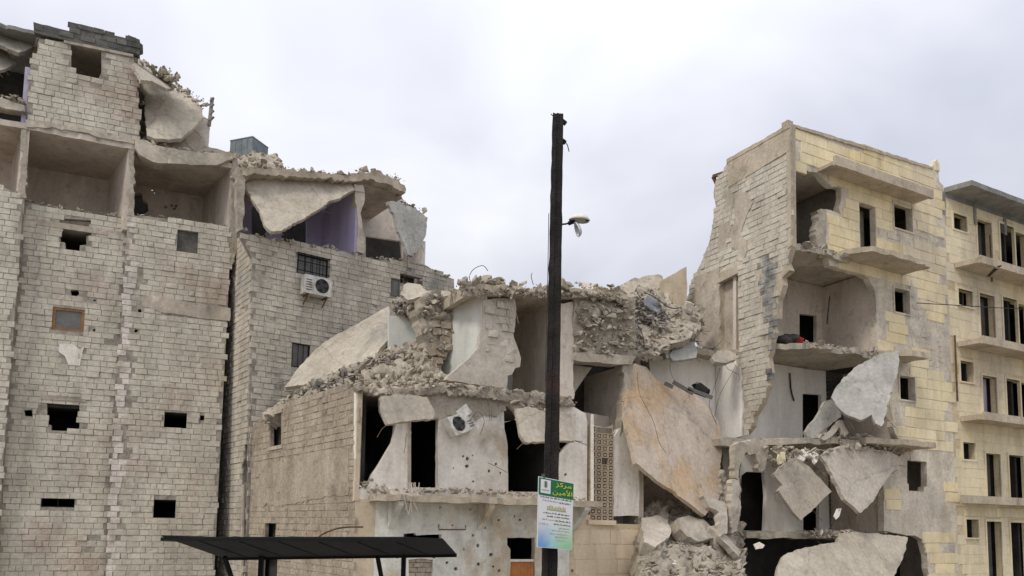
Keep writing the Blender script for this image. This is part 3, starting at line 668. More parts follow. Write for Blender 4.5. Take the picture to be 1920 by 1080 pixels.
sheet('roof_slab', FB, FB.poly([(452, 316), (500, 318), (560, 322), (610, 329), (655, 331), (672, 326), (700, 322), (715, 330), (738, 336), (748, 346), (756, 349), (757, 364), (746, 360), (715, 345), (690, 337), (668, 342), (600, 338), (540, 332), (480, 328), (454, 330)]), M['balcony'], B, th=.5, w0=-.15, rag=.07, step=.12, grid=.35, bumpy=.05)
sheet('roof_slab', FB.off(.35), FB.off(.35).poly([(470, 318), (500, 319), (560, 323), (610, 330), (655, 332), (690, 328), (738, 340), (754, 352), (754, 372), (715, 356), (668, 346), (600, 338), (540, 333), (470, 330)]), M['balcony'], B, th=2.8, rag=.03, grid=.35, bumpy=.04)
it = line_items(FB, [(447, 433), (500, 446), (560, 456), (640, 470), (700, 486), (760, 492), (850, 523)], 330, .04, .26, (-.05, .4), dv=(-.08, .12))
it += line_items(FB, [(452, 316), (520, 318), (560, 322), (650, 331), (690, 318), (740, 334), (757, 346)], 330, .05, .32, (-.2, .7), dv=(-.03, .1)) + line_items(FB, [(458, 300), (490, 300), (525, 316)], 80, .08, .4, (0, 1.5), dv=(-.3, .15))
it += line_items(FB, [(745, 345), (757, 380), (800, 402)], 60, .05, .22, (-.1, .3))
rubble(it, M['rubble'], B)
big5([(PD(682, 319, 29.3), .42), (PD(520, 306, 29), .34), (PD(600, 322, 29.2), .3), (PD(586, 323, 29), .25), (PD(795, 395, 31), .3)], M['concrete'], 'concrete lumps on the roof edge over the purple room', 'lumps on the roof over the purple room')
broken('hanging_slab', px3((462, 345, 26.6), (663, 345, 28.9), (510, 430, 26.0)), [(460, 345), (482, 335), (530, 329), (575, 327), (620, 333), (655, 338), (666, 356), (648, 364), (634, 372), (618, 377), (600, 391), (575, 405), (545, 423), (528, 433), (508, 433), (496, 421), (487, 395), (470, 370)], M['slab'], 'big triangular slab hanging across the front of the purple room', grid=.28, bumpy=.05, th=.2)
broken('hanging_slab', px3((728, 380, 29.2), (800, 410, 30.4), (770, 478, 29.6)), [(726, 378), (746, 378), (770, 388), (786, 395), (802, 408), (799, 440), (790, 458), (775, 480), (766, 478), (755, 452), (744, 425), (738, 400)], M['slabgrey'], 'grey slab tipped on its point at the right end of the purple room storey', grid=.25, bumpy=.06, th=.22)
# crack pipe at the corner
put('drain_pipe', [tubev([BS.pt(-.1, 0, -.08), BS.pt(-.16, 3.6, -.08)], .07, 8)], M['concrete'], B)
# windows of B
wrc = FB.rect(557, 481, 615, 520)
wf = frame(FB, wrc, .04, M['black'], B, w0=.03, pane=M['pane'], bars=3)
(u0, v0), _, (u1, v1), _ = wrc
for k in range(6):
    x = u0+(u1-u0)*k/5; put('guard_bar', [barv(FB.pt(x, v0+.1, -.1), FB.pt(x, v1+.03, -.1), .022, .022)], M['black'], wf)
for z in (v0+.15, (v0+v1)/2+.1, v1): put('guard_rail', [barv(FB.pt(u0-.05, z, -.1), FB.pt(u1+.05, z, -.1), .03, .03)], M['black'], wf)
frame(FB, FB.rect(547, 643, 581, 690), .05, M['black'], B, w0=.05, pane=M['pane'], bars=2)
frame(FB, FB.rect(733, 522, 749, 556), .05, M['boarding'], B, w0=-.02, pane=M['pane'])
(u0, v0), _, (u1, v1), _ = FB.rect(553, 474, 620, 481)
sheet('lintel', FB, rectp(u0, u1, v0, v1), M['concrete'], B, th=.2, w0=-.04)
(u0, v0), _, (u1, v1), _ = FB.rect(474, 612, 560, 618)
# ------------------------------------------------------------------ outdoor cooling units
def ac_unit(Mx, label, dented=False, bracket=True, cx=.13):
    loc = Mx.translation.copy()
    t = thing('cooling_unit', loc, label, 'cooling unit', 'outdoor cooling units on the ruins')
    def bl(name, parts, m, parent=None):
        v, f = join(parts); v = [Mx @ Vector(p) for p in v]; return put(name, [(v, f)], m, parent or t)
    W, Hh, D = .86, .56, .32
    pl = Plane(Mx @ Vector((0, -D/2, 0)), Mx.to_3x3() @ Vector((1, 0, 0)), Mx.to_3x3() @ Vector((0, 0, 1)), Mx.to_3x3() @ Vector((0, -1, 0)))
    cz, r = .29, .22
    ring = [(cx+r*math.cos(6.2832*k/20), cz+r*math.sin(6.2832*k/20)) for k in range(20)]
    cs = sheet('casing', pl, [(-W/2+.02, 0), (W/2-.02, 0), (W/2, .02), (W/2, Hh-.02), (W/2-.02, Hh), (-W/2+.02, Hh), (-W/2, Hh-.02), (-W/2, .02)], M['acwhite'], t, th=.04, holes=[ring], grid=.1, bumpy=.05 if dented else .0, freq=4)
    bl('casing_body', [boxv(-W/2+.005, W/2-.005, -D/2+.04, D/2, .005, Hh-.005)], M['acwhite'])
    bl('fan_recess', [tubev([(cx, -D/2+.032, cz), (cx, -D/2+.039, cz)], r*.99, 20)], M['acdark'])
    bl('fan_hub', [tubev([(cx, -D/2+.0, cz), (cx, -D/2+.03, cz)], .06, 12)], M['fan'])
    for k in range(4):
        a = k*1.571+.4; c, s = math.cos(a), math.sin(a)
        bl('fan_blade', [barv((cx+.05*c, -D/2+.02, cz+.05*s), (cx+.19*c, -D/2+.02, cz+.19*s), .012, .11)], M['fan'])
    for q in (.08, .14, .20):
        bl('grille_ring', [tubev([(cx+q*math.cos(6.2832*k/20), -D/2-.012, cz+q*math.sin(6.2832*k/20)) for k in range(21)], .004, 4)], M['fan'])
    for k in range(4):
        a = k*.785; bl('grille_spoke', [barv((cx-r*math.cos(a), -D/2-.008, cz-r*math.sin(a)), (cx+r*math.cos(a), -D/2-.008, cz+r*math.sin(a)), .008, .008)], M['fan'])
    for k in range(5): bl('louvre', [boxv(*((-W/2+.06, -W/2+.24) if cx > 0 else (W/2-.24, W/2-.06)), -D/2-.008, -D/2-.001, .1+k*.075, .125+k*.075)], M['boarding'])
    if bracket:
        for x in (-.3, .3): bl('bracket', [boxv(x-.02, x+.02, -D/2, D/2+.12, -.04, -.002), barv((x, -D/2+.04, -.03), (x, D/2+.12, -.3), .03, .03)], M['rust'])
    if dented:
        bl('torn_panel', [barv((.02, -.12, .50), (.40, -.22, .60), .02, .3)], M['acwhite'])
    return t
def facing(pl, pos, roll=0, tilt=0, yaw=0, sc=1):
    Bm = Matrix((pl.u, -pl.n, pl.v)).transposed().to_4x4()
    return Matrix.Translation(pos) @ Bm @ Matrix.Rotation(yaw, 4, 'Z') @ Matrix.Rotation(tilt, 4, 'X') @ Matrix.Rotation(roll, 4, 'Y') @ Matrix.Scale(sc, 4)
cpx = FB.off(-.28); uu, vv = cpx.at(592, 555)
ac_unit(facing(FB, FB.pt(uu, vv, -.28), sc=1.22), 'white outdoor cooling unit on brackets below the barred window')
Mt = facing(FC, FC.pt(*FC.at(861, 815), -.28), roll=R(-22), tilt=R(-14), yaw=R(12), sc=.98)
ac_unit(Mt, 'battered white cooling unit hanging askew over the balcony', dented=True, bracket=False, cx=-.13)
wire([FB.pt(*FB.at(568, 540), -.1), FB.pt(*FB.at(575, 552), -.2), FB.pt(*FB.at(577, 565), -.05)], .018, M['acwhite'], 'short pale hose dangling under the cooling unit', 'hose', 'hose')
# ------------------------------------------------------------------ roof tank
tk = thing('water_tank', PD(465, 300, 31), 'dark steel water tank on the roof left of the purple room', 'water tank')
bkp = px3((430, 300, 29.2), (525, 305, 29.6), (470, 320, 28.6))
heap(bkp, [(428, 304), (440, 290), (455, 293), (475, 286), (498, 294), (512, 290), (526, 302), (532, 320), (456, 324), (436, 312)], 160, .05, .4, M['rubble'], parent=A, bump=.12, baseth=.4)
Tm = Matrix.Translation(PD(466, 306, 31)) @ Matrix.Rotation(R(-20), 4, 'Z')
def tb(name, parts, m):
    v, f = join(parts); return put(name, [([Tm @ Vector(p) for p in v], f)], m, tk)
tb('tank_body', [boxv(-.56, .56, -.5, .5, 0, .84)], M['tank'])
tb('rim', [boxv(-.575, .575, -.515, -.5, .80, .845), boxv(.56, .575, -.5, .5, .80, .845), boxv(-.575, -.56, -.5, .5, .80, .845)], M['tank'])
for x in (-.3, .0, .3): tb('rib', [boxv(x-.012, x+.012, -.512, -.499, .01, .79)], M['tank'])
tb('lid', [boxv(-.25, .25, -.25, .25, .841, .88)], M['tank'])
tb('pipe', [tubev([(-.62, -.4, -.3), (-.62, -.4, .45)], .025, 6)], M['rust'])
# ================================================================== building C: the collapsed house in the middle
C_ = thing('ruined_building', (-1, 22.5, 0), 'half collapsed house in the middle with balcony ledge, lattice screen and dark doorways', 'building', GRP)
bC = Masonry('brick', C_, M['blockc'])
z_t = CS.poly([(497, 777), (520, 763), (560, 748), (600, 736), (640, 727), (666, 722)])
PC = [(q[0], q[1]) for q in z_t]+[(-.0, 5.9, 0), (0, 0, 0), (-8.1, 0, 0), (-8.25, 5.6)]
HC = [CS.poly([(507, 778), (527, 775), (527, 834), (507, 838)]), CS.rect(497, 981, 517, 1012), CS.rect(489, 1045, 519, 1140)]
wc = sheet('side_wall', CS, PC, M['mortarb'], C_, th=.12, holes=HC, rag=.06, step=.25)
bC.wall(wc, CS, [(p[0], p[1]) for p in PC], HC, bw=.40, bh=.19, proud=.008, var=.007, skip=.02)
sheet('plaster_patch', CS, CS.poly([(478, 872), (540, 858), (600, 848), (640, 840), (655, 838), (655, 925), (600, 935), (540, 946), (478, 952)]), M['blockc'], wc, th=.04, w0=-.02, rag=.06, grid=.25, bumpy=.015)
bC.finish()
sheet('inner_wall', CS.off(.28), [(-7.9, 0), (-.3, 0), (-.3, 5.6), (-3.5, 5.4), (-5.6, 5.75), (-7.9, 5.75)], M['soot'], C_, th=.1)  # added dark sheet, its colour gives the side window holes their shade
for (x0, y0, x1, y1) in ((504, 772, 530, 777), (504, 838, 530, 843)):
    (u0, v0), _, (u1, v1), _ = CS.rect(x0, y0, x1, y1); sheet('lintel', CS, rectp(u0, u1, v0, v1+.03), M['concrete'], C_, th=.15, w0=-.04)
# first floor front
f1 = FC.poly([(668, 728), (700, 733), (740, 724), (800, 738), (830, 730), (880, 728), (950, 736), (1030, 748), (1075, 762), (1098, 775)])+[(7.15, 5.5, 0), (7.15, 2.95, 0), (-.0, 2.95, 0)]
op1 = FC.poly([(671, 736), (713, 735), (714, 770), (725, 793), (742, 797), (736, 830), (724, 850), (714, 867), (698, 890), (690, 911), (672, 917)])
dr = FC.poly([(768, 786), (822, 786), (822, 914), (768, 914)])
op2 = FC.poly([(944, 762), (956, 760), (966, 770), (976, 790), (985, 815), (1078, 815), (1076, 824), (1062, 838), (1045, 862), (1045, 922), (953, 922), (952, 835), (946, 805)])
HF = [op1, dr, op2]+holes_rand(FC, [(830, 850), (945, 850), (945, 905), (830, 905)], 7, .02, .05)+[octa(*FC.at(x, y), .06) for x, y in [(876, 860), (876, 874), (1060, 890)]]
wf1 = sheet('front_wall', FC, f1, M['white'], C_, th=.2, holes=HF, rag=.03, hrag=.012, step=.2)
# rough stripped strip above the plaster
sheet('stripped_wall', FC, FC.poly([(742, 742), (800, 740), (830, 733), (880, 730), (945, 738), (948, 770), (930, 782), (905, 778), (890, 790), (868, 786), (840, 778), (822, 786), (800, 782), (770, 786), (745, 780)]), M['rubble'], wf1, th=.08, w0=-.045, rag=.04, grid=.2, bumpy=.03)
sheet('door_frame', FC, FC.poly([(764, 790), (770, 790), (770, 914), (764, 914)]), M['concrete'], C_, th=.25, w0=-.03)
sheet('corner_post', FC, rectp(-.03, .09, 2.9, 5.85), M['cream'], C_, th=.16, w0=-.02, rag=.01)
# cracks as thin dark grooves in the plaster
for pts in ([(762, 812), (760, 835), (757, 850)], [(915, 868), (930, 874), (951, 886)]):
    put('crack', [tubev([FC.pt(*FC.at(x, y), 0) for x, y in pts], .006, 4)], M['soot'], wf1)
if 0: put('crack', [tubev([FC.pt(*FC.at(x, y), 0) for x, y in [(760, 808), (763, 825), (758, 840), (760, 860), (757, 872)]], .012, 5)], M['soot'], wf1)
DC = 4.0
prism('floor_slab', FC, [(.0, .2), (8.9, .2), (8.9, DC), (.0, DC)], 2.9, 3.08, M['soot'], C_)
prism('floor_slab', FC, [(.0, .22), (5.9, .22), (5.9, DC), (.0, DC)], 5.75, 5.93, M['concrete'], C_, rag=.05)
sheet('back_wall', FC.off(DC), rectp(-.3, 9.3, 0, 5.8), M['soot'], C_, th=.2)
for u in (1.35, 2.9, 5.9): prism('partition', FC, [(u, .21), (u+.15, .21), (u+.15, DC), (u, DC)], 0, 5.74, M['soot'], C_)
prism('side_partition', FC, [(9.15, .1), (9.35, .1), (9.35, DC), (9.15, DC)], 0, 6.4, M['room'], C_)
# ledge
prism('balcony_slab', FC, [(.35, -.85, .05), (7.15, -.85, .04), (7.15, .05, 0), (.35, .05, .05)], 2.9, 3.06, M['balcony'], C_, grid=.4, bumpy=.03)
for (px0, ww) in ((738, .16), (905, .16), (1080, .2)):
    u = FC.at(px0, 960)[0]
    hp = Plane(FC.pt(u, 0, 0), -FC.n, Vector((0, 0, 1)), FC.u)
    sheet('bracket', hp, [(-.02, 2.2), (-.02, 2.9), (-.78, 2.9), (-.76, 2.8)], M['greenwhite'], C_, th=ww)
u = FC.at(672, 960)[0]
# ground floor front
PG = [(.55, 0), (6.55, 0), (6.55, 2.9), (.55, 2.9)]
HG = [FC.poly([(757, 1001), (778, 999), (782, 1004), (828, 1002), (828, 1021), (800, 1020), (780, 1018), (757, 1014)]), FC.poly([(951, 1008), (1003, 1008), (1003, 1180), (957, 1180), (957, 1030), (951, 1022)]),
      FC.poly([(766, 1049), (790, 1047), (812, 1050), (811, 1100), (768, 1100)])]
HG += [octa(*FC.at(x, y), r) for x, y, r in [(887, 1004, .045), (896, 1023, .06), (897, 1058, .05), (855, 1066, .06), (936, 1070, .045), (921, 1040, .06), (838, 1055, .05), (870, 1030, .03), (910, 990, .03), (935, 975, .04), (1015, 985, .03), (1030, 1050, .04), (848, 985, .03), (975, 975, .04), (965, 968, .03), (882, 955, .03), (825, 952, .03), (925, 1062, .04)]]
wg = sheet('ground_floor_wall', FC, PG, M['greenwhite'], C_, th=.2, holes=HG, hrag=.012)
hb = []
sheet('rough_core', FC, FC.poly([(690, 1120), (690, 1046), (830, 1044), (830, 1120)]), M['mortarb'], C_, th=.1, w0=.10)
bG = Masonry('exposed_brick', C_, M['blockc'])
bG.wall(wg, FC, FC.poly([(764, 1046), (814, 1046), (814, 1105), (764, 1105)]), [], bw=.26, bh=.13, w0=.1, proud=.05, var=.02, wob=.03); bG.finish()
sheet('stone_facing', FC, rectp(-.0, .548, 0, 2.95), M['cream'], C_, th=.2, w0=-.004)
fr = FC.poly([(953, 1050), (1003, 1050), (1003, 1180), (953, 1180)])
sh = sheet('shutter', FC, fr, M['orange'], C_, th=.04, w0=.08)
for k in range(8):
    x = 953+50*(k+.5)/8; a = FC.at(x, 1054); put('shutter_slat', [barv(FC.pt(a[0], .2, .07), FC.pt(a[0], a[1], .07), .07, .02)], M['orange'], sh)
put('shutter_rail', [barv(FC.pt(*FC.at(953, 1051), .06), FC.pt(*FC.at(1003, 1051), .06), .05, .07)], M['white'], sh)
hp = FC.off(-.02)
put('sign_bracket', [tubev([hp.pt(*hp.at(x, y)) for x, y in [(823, 983), (823, 993), (873, 993), (873, 985)]], .015, 5)], M['rust'], C_)
# right part: pale pier, lattice screen, tan stone
sheet('front_wall', FC, FC.poly([(1150, 822), (1160, 805), (1172, 800), (1185, 812), (1196, 818), (1199, 900), (1198, 967), (1150, 968)]), M['white'], C_, th=.22, rag=.03)
put('white_post', [barv(FC.pt(*FC.at(1106, 946), -.12), FC.pt(*FC.at(1106, 778), -.12), .09, .09)], M['white'], C_)
PT = FC.poly([(1086, 984), (1208, 986)])
tan = [(6.56, 0), (PT[1][0], 0), (PT[1][0], 2.42), (7.16, 2.44), (7.16, 2.88), (6.56, 2.88)]
HT = [octa(*FC.at(x, y), r) for x, y, r in [(1160, 996, .05), (1117, 1021, .04), (1150, 1030, .035), (1087, 1045, .03), (1073, 1070, .05), (1184, 1048, .03), (1130, 1062, .03)]]
wt = sheet('stone_front', FC, tan, M['joint'], C_, th=.2, holes=HT)
tp = Masonry('stone_panel', C_, M['tan'], chip=.05, bev=(.01, .02)); tp.wall(wt, FC, tan, [(h) for h in HT], bw=.75, bh=.45, gap=.005, proud=.01, var=.002, skip=0); tp.finish()
sheet('sill', FC, FC.poly([(1100, 974), (1152, 976), (1152, 985), (1100, 983)]), M['tan'], C_, th=.3, w0=-.1)
# lattice of breeze blocks
(u0, v0), _, (u1, v1), _ = FC.rect(1106, 800, 1150, 977)
ls = sheet('lattice_screen', FC, [(u0-.03, v0-.03), (u1+.03, v0-.03), (u1+.03, v1+.1), (u1-.2, v1), (u0-.03, v1+.05)], M['breeze'], C_, th=.05, w0=.06, holes=[rectp(u0, u1, v0, v1-.02)])
nx, ny = 4, 15; du, dv = (u1-u0)/nx, (v1-v0)/ny
t0 = sheet('breeze_block', Plane((0, 0, 0), FC.u, FC.v, FC.n), rectp(-du/2+.006, du/2-.006, -dv/2+.006, dv/2-.006), M['breeze'], ls, th=.1, holes=[rectp(-du*.33, -du*.06, -dv*.33, dv*.30), rectp(du*.05, du*.33, -dv*.33, dv*.1), rectp(du*.05, du*.33, dv*.17, dv*.33)])
t1 = sheet('breeze_block', Plane((0, 0, 0), FC.u, FC.v, FC.n), rectp(-du/2+.006, du/2-.006, -dv/2+.006, dv/2-.006), M['breeze'], ls, th=.1, holes=[[(-du*.33, -dv*.33), (du*.33, -dv*.33), (du*.33, dv*.33), (-du*.33, dv*.33)][::1]])
core = sheet('lattice_stud', Plane((0, 0, 0), FC.u, FC.v, FC.n), rectp(-du*.16, du*.16, -dv*.16, dv*.16), M['breeze'], None, th=.08)
bm = bmesh.new(); bm.from_mesh(t1.data); bm.from_mesh(core.data); bm.to_mesh(t1.data); bm.free(); bpy.data.objects.remove(core)
first = True
for i in range(nx):
    for j in range(ny):
        if (i, j) in ((1, 14), (2, 14), (3, 14), (2, 9)): continue
        if first: o = t1; first = False
        else:
            o = t1.copy(); COL.objects.link(o); o.parent = ls
        o.location = FC.pt(u0+(i+.5)*du, v0+(j+.5)*dv, -.02)
bpy.data.objects.remove(t0)
sheet('screen_backing', FC.off(.9), FC.off(.9).poly([(1080, 770), (1190, 790), (1190, 985), (1080, 985)]), M['room'], C_, th=.15)
# second floor front pieces
piece = FC.poly([(905, 562), (925, 560), (966, 560), (968, 580), (966, 612), (962, 622), (968, 645), (977, 672), (975, 688), (966, 690), (960, 702), (952, 704), (950, 728), (900, 722), (835, 712), (858, 690), (880, 672), (897, 650), (904, 610)])
pc = sheet('wall_remnant', FC, piece, M['slabpink'], C_, th=.2, rag=.025, step=.15, grid=.22, bumpy=.03)
blk = Masonry('brick', C_, M['blockb'], chip=.5); blk.wall(pc, FC, FC.poly([(908, 566), (962, 566), (964, 640), (974, 680), (955, 700), (944, 645), (930, 640), (912, 655)]), [], bw=.42, bh=.22, proud=.035, var=.02, skip=.22, wob=.03); blk.finish()
sheet('pier', FC, FC.poly([(1048, 568), (1076, 566), (1077, 620), (1074, 690), (1076, 748), (1049, 742)]), M['room'], C_, th=.3, rag=.03)
sheet('pier', FC, FC.poly([(1171, 556), (1190, 558), (1190, 640), (1186, 700), (1180, 760), (1174, 800), (1170, 830), (1160, 830), (1168, 780)]), M['concrete'], C_, th=.35, rag=.05, grid=.2, bumpy=.04)
bay = sheet('rubble_panel', FC, FC.poly([(1074, 562), (1100, 556), (1140, 560), (1190, 566), (1190, 660), (1172, 684), (1120, 680), (1074, 672)]), M['rubble'], C_, th=.35, rag=.05, grid=.14, bumpy=.16, freq=2.6)
rubble(area_items(FC, [(1078, 566), (1185, 566), (1185, 650), (1168, 668), (1078, 660)], 420, .05, .36, (-.16, .06)), M['rubble'], C_)
sheet('beam', FC, FC.poly([(1074, 662), (1120, 666), (1190, 668), (1180, 684), (1150, 684), (1074, 676)]), M['concrete'], C_, th=.5, w0=-.1, rag=.03)
# rooms behind the second floor
CB = FC.off(2.8)
sheet('back_wall', CB, CB.poly([(800, 545), (905, 545), (1030, 550), (1040, 760), (800, 740)]), M['whiteblue'], C_, th=.2)
ur = FC.at(1044, 650)[0]
sheet('back_wall', FC.off(2.4), FC.off(2.4).poly([(1040, 560), (1180, 570), (1180, 830), (1040, 800)]), M['soot'], C_, th=.2)
un = FC.at(906, 640)[0]
prism('partition', FC, [(un-.05, .03), (un+.12, .03), (un-.5, 2.8), (un-.7, 2.8)], 5.95, 9.2, M['whiteblue'], C_)
prism('partition', FC, [(ur+.0, .3), (ur+.15, .3), (ur+.15, 2.8), (ur, 2.8)], 5.95, 9.3, M['room'], C_)
sheet('stair_soffit', FC.off(.9), FC.off(.9).poly([(1070, 684), (1110, 689), (1092, 714), (1072, 744)]), M['room'], C_, th=.2)
uw = FC.at(1174, 740)[0]
prism('partition', FC, [(uw, .05), (uw+.15, .05), (uw+.15, 2.4), (uw, 2.4)], FC.at(1174, 830)[1], FC.at(1174, 684)[1], M['room'], C_)
sheet('roof_slab', FC, FC.poly([(868, 540), (900, 536), (960, 540), (1030, 544), (1100, 545), (1150, 548), (1170, 556), (1172, 564), (1140, 566), (1110, 560), (1060, 560), (1030, 556), (960, 555), (905, 554), (868, 558)]), M['balcony'], C_, th=3.2, w0=-.18, rag=.05, grid=.3, bumpy=.07)
# the broken wall end and left chamber
WL = vplane(*PD(820, 640, 22.6)[:2], 28)
sheet('broken_wall', WL, WL.poly([(800, 548), (850, 545), (880, 545), (880, 560), (864, 564), (862, 590), (853, 620), (846, 645), (838, 668), (826, 690), (814, 716), (796, 730), (770, 728), (782, 706), (794, 668), (797, 640), (786, 612), (780, 590), (790, 565)]), M['rubble'], C_, th=.5, rag=.07, step=.1, grid=.1, bumpy=.14, freq=2.2, H_=.4, octv=6)
rubble(area_items(WL, [(800, 550), (860, 552), (858, 590), (840, 650), (815, 712), (790, 722), (800, 640), (790, 590)], 420, .05, .26, (-.1, .05)), M['rubble'], C_)
bw = Masonry('brick', C_, M['blockc'], chip=.7); bw.wall(C_, WL, WL.poly([(842, 600), (854, 600), (838, 662), (820, 700), (800, 715), (800, 660), (806, 620), (815, 598)]), [], bw=.36, bh=.22, proud=.10, var=.05, skip=.2, wob=.12, w0=-.0); bw.finish()
WW = vplane(*PD(760, 640, 25.3)[:2], 20)
sheet('inner_wall', WW, WW.poly([(729, 592), (796, 592), (800, 664), (729, 664)]), M['whiteblue'], C_, th=.2)
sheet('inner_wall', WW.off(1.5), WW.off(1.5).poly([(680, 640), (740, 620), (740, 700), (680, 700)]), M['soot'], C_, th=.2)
ov = px3((740, 560, 25.6), (800, 555, 25.0), (800, 590, 24.6))
heap(ov, [(735, 568), (760, 556), (800, 548), (850, 545), (856, 566), (826, 585), (800, 590), (770, 592), (738, 588)], 240, .05, .42, M['rubble'], 8, 'broken lumps on the overhang above the small pale chamber', 'lumps over the pale chamber', C_, w=(-.15, .1), bump=.15)
broken('leaning_slab', px3((755, 552, 24.4), (795, 548, 24.5), (790, 534, 24.8)), [(751, 552), (757, 534), (764, 530), (788, 533), (801, 546), (790, 556), (765, 562)], M['slab'], 'small square slab piece tilted under the dark slot near the upper ruin edge')
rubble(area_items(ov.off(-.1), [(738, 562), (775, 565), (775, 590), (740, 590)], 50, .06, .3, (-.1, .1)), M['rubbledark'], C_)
# the slope of rubble on the left of C
SL = px3((500, 778, 25.2), (668, 730, 23.5), (790, 645, 23.1))
heap(SL, [(494, 782), (530, 752), (580, 722), (640, 694), (690, 676), (740, 654), (800, 640), (815, 690), (842, 706), (800, 728), (740, 724), (700, 734), (664, 724), (600, 738), (540, 768), (500, 790)], 900, .05, .45, M['rubble'], 26, 'lumps in the rubble strewn along the collapsed left storey', 'lumps along the collapsed storey', C_, w=(-.22, .1), bump=.14, baseth=.5)
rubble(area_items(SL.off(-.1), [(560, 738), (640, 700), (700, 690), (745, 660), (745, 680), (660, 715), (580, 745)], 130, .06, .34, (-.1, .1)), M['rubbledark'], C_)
broken('fallen_roof_slab', px3((545, 715, 26.2), (728, 576, 26.9), (690, 682, 24.9)), [(534, 726), (548, 706), (562, 686), (590, 656), (612, 640), (645, 620), (690, 596), (714, 582), (729, 574), (730, 600), (728, 636), (712, 652), (702, 668), (688, 684), (650, 690), (610, 704), (570, 722)], M['slab'], 'large smooth roof slab slid down aslant against the block wall', th=.2, grid=.35, bumpy=.06)
broken('hanging_slab', px3((715, 745, 19.6), (812, 765, 20.3), (725, 793, 19.5)), [(713, 744), (740, 738), (775, 741), (801, 744), (810, 762), (816, 778), (812, 785), (770, 789), (727, 795), (720, 778), (716, 762)], M['slab'], 'rectangular slab dangling above the tall black doorways', th=.14, rag=.015, bumpy=.02)
broken('hanging_slab', px3((975, 775, 20.9), (1078, 775, 21.6), (985, 828, 20.7)), [(968, 766), (990, 762), (1020, 770), (1050, 772), (1080, 775), (1079, 826), (1040, 828), (985, 829), (976, 815), (972, 790)], M['slab'], 'pale slab hanging in front of the doorway behind the pole', th=.14, rag=.02, bumpy=.03)
heap(FC.off(-.15), [(665, 726), (715, 730), (800, 726), (830, 716), (950, 730), (1070, 744), (1078, 762), (1040, 758), (960, 756), (900, 745), (830, 738), (745, 742), (700, 740)], 420, .04, .3, M['rubble'], 8, 'masonry lumps along the second floor edge of the middle house', 'lumps on the second floor edge', C_, w=(-.3, .4), bump=.08, baseth=.3)
it = line_items(FC.off(-.5), [(690, 921), (760, 920), (850, 922), (950, 924), (1100, 940)], 380, .03, .22, (-.35, .5), dv=(-.02, .06)) + line_items(FC, [(672, 915), (695, 905), (720, 915)], 40, .05, .28, (-.1, .3))
it += line_items(FC.off(-.2), [(868, 546), (905, 548), (960, 549), (1030, 551), (1100, 553), (1165, 558)], 420, .04, .26, (-.08, .08), dv=(-.1, .1))
it += line_items(FC, [(855, 538), (900, 530), (960, 538), (1030, 542), (1100, 540), (1165, 548)], 420, .04, .36, (-.35, 1.6), dv=(-.06, .14)) + line_items(FC, [(960, 762), (1000, 768), (1078, 760)], 60, .05, .28, (-.3, .1))
rubble(it, M['rubble'], C_)
big5([(PD(x, y, Y), s) for x, y, Y, s in [(912, 528, 24, .62), (942, 533, 24.4, .3), (980, 533, 24.6, .35), (1010, 536, 24.6, .3), (880, 532, 23.5, .35), ]], M['concrete'], 'masonry lumps on the flat roof edge of the middle house', 'lumps on the middle roof edge')
broken('flat_slab', px3((1090, 530, 25.0), (1150, 540, 25.2), (1105, 548, 24.2)), [(1085, 528), (1110, 531), (1140, 540), (1158, 549), (1130, 548), (1100, 541)], M['slabpink'], 'thin pale slab lying flat on the roof right of the pole', th=.08)
# ================================================================== the gap between C and D
G = thing('collapsed_bay', (6.8, 27, 0), 'collapsed bay with exposed white room between the middle house and right building', 'ruin')
bk = FM
hw = [FM.poly([(1330, 690), (1334, 690), (1334, 693)])] if False else []
sheet('back_wall', FM, FM.poly([(1160, 664), (1262, 668), (1345, 668), (1345, 1000), (1160, 1000)]), M['whiteroom'], G, th=.2, holes=[FM.poly([(1296, 722), (1308, 716), (1326, 726), (1327, 742), (1312, 742)])])
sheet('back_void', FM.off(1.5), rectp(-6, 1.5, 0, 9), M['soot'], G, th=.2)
sheet('side_wall', DS, [(q[0], q[1]) for q in DS.poly([(1345, 664), (1372, 672), (1390, 690), (1394, 760), (1392, 818), (1345, 830)])], M['whiteroom'], G, th=.12, w0=-.06, rag=.02)
sheet('door_recess_frame', FM, FM.poly([(1199, 664), (1213, 668), (1216, 700), (1203, 690)]), M['rubbledark'], G, th=.2, w0=-.1)
# floor slab above the white room
prism('floor_slab', FM, [(-4.6, -.5, .1), (.2, -.5, .12), (.4, 0, .05), (-4.6, 0, 0)], *[FM.at(1280, 668)[1], FM.at(1280, 668)[1]+.25], M['concrete'], G, grid=.3, bumpy=.05)
UP = px3((1190, 640, 25.4), (1320, 600, 27.2), (1240, 545, 28.2))
heap(UP, [(1186, 668), (1185, 600), (1172, 560), (1200, 538), (1235, 545), (1262, 575), (1290, 572), (1318, 590), (1312, 620), (1285, 640), (1250, 650), (1225, 668)], 520, .06, .5, M['rubble'], 20, 'angular lumps in the debris heap above the white room', 'lumps above the white room', G, w=(-.2, .15), bump=.16, baseth=.25)
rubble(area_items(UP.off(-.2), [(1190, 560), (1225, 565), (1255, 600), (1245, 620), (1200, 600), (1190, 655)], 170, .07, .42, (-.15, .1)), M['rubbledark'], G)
for pts in ([(1184, 560), (1205, 575), (1230, 590), (1255, 612)], [(1190, 590), (1210, 610), (1240, 622)], [(1188, 615), (1205, 636), (1210, 655)], [(1200, 560), (1230, 575), (1262, 590), (1300, 582)], [(1225, 600), (1245, 615), (1262, 605), (1280, 590)]):
    wire([UP.pt(*UP.at(x+random.uniform(-6, 6), y+random.uniform(-6, 6)), random.uniform(-.4, -.15)) for x, y in pts], .018, M['cloth_dark'], parent=G, name='bent_reinforcement')
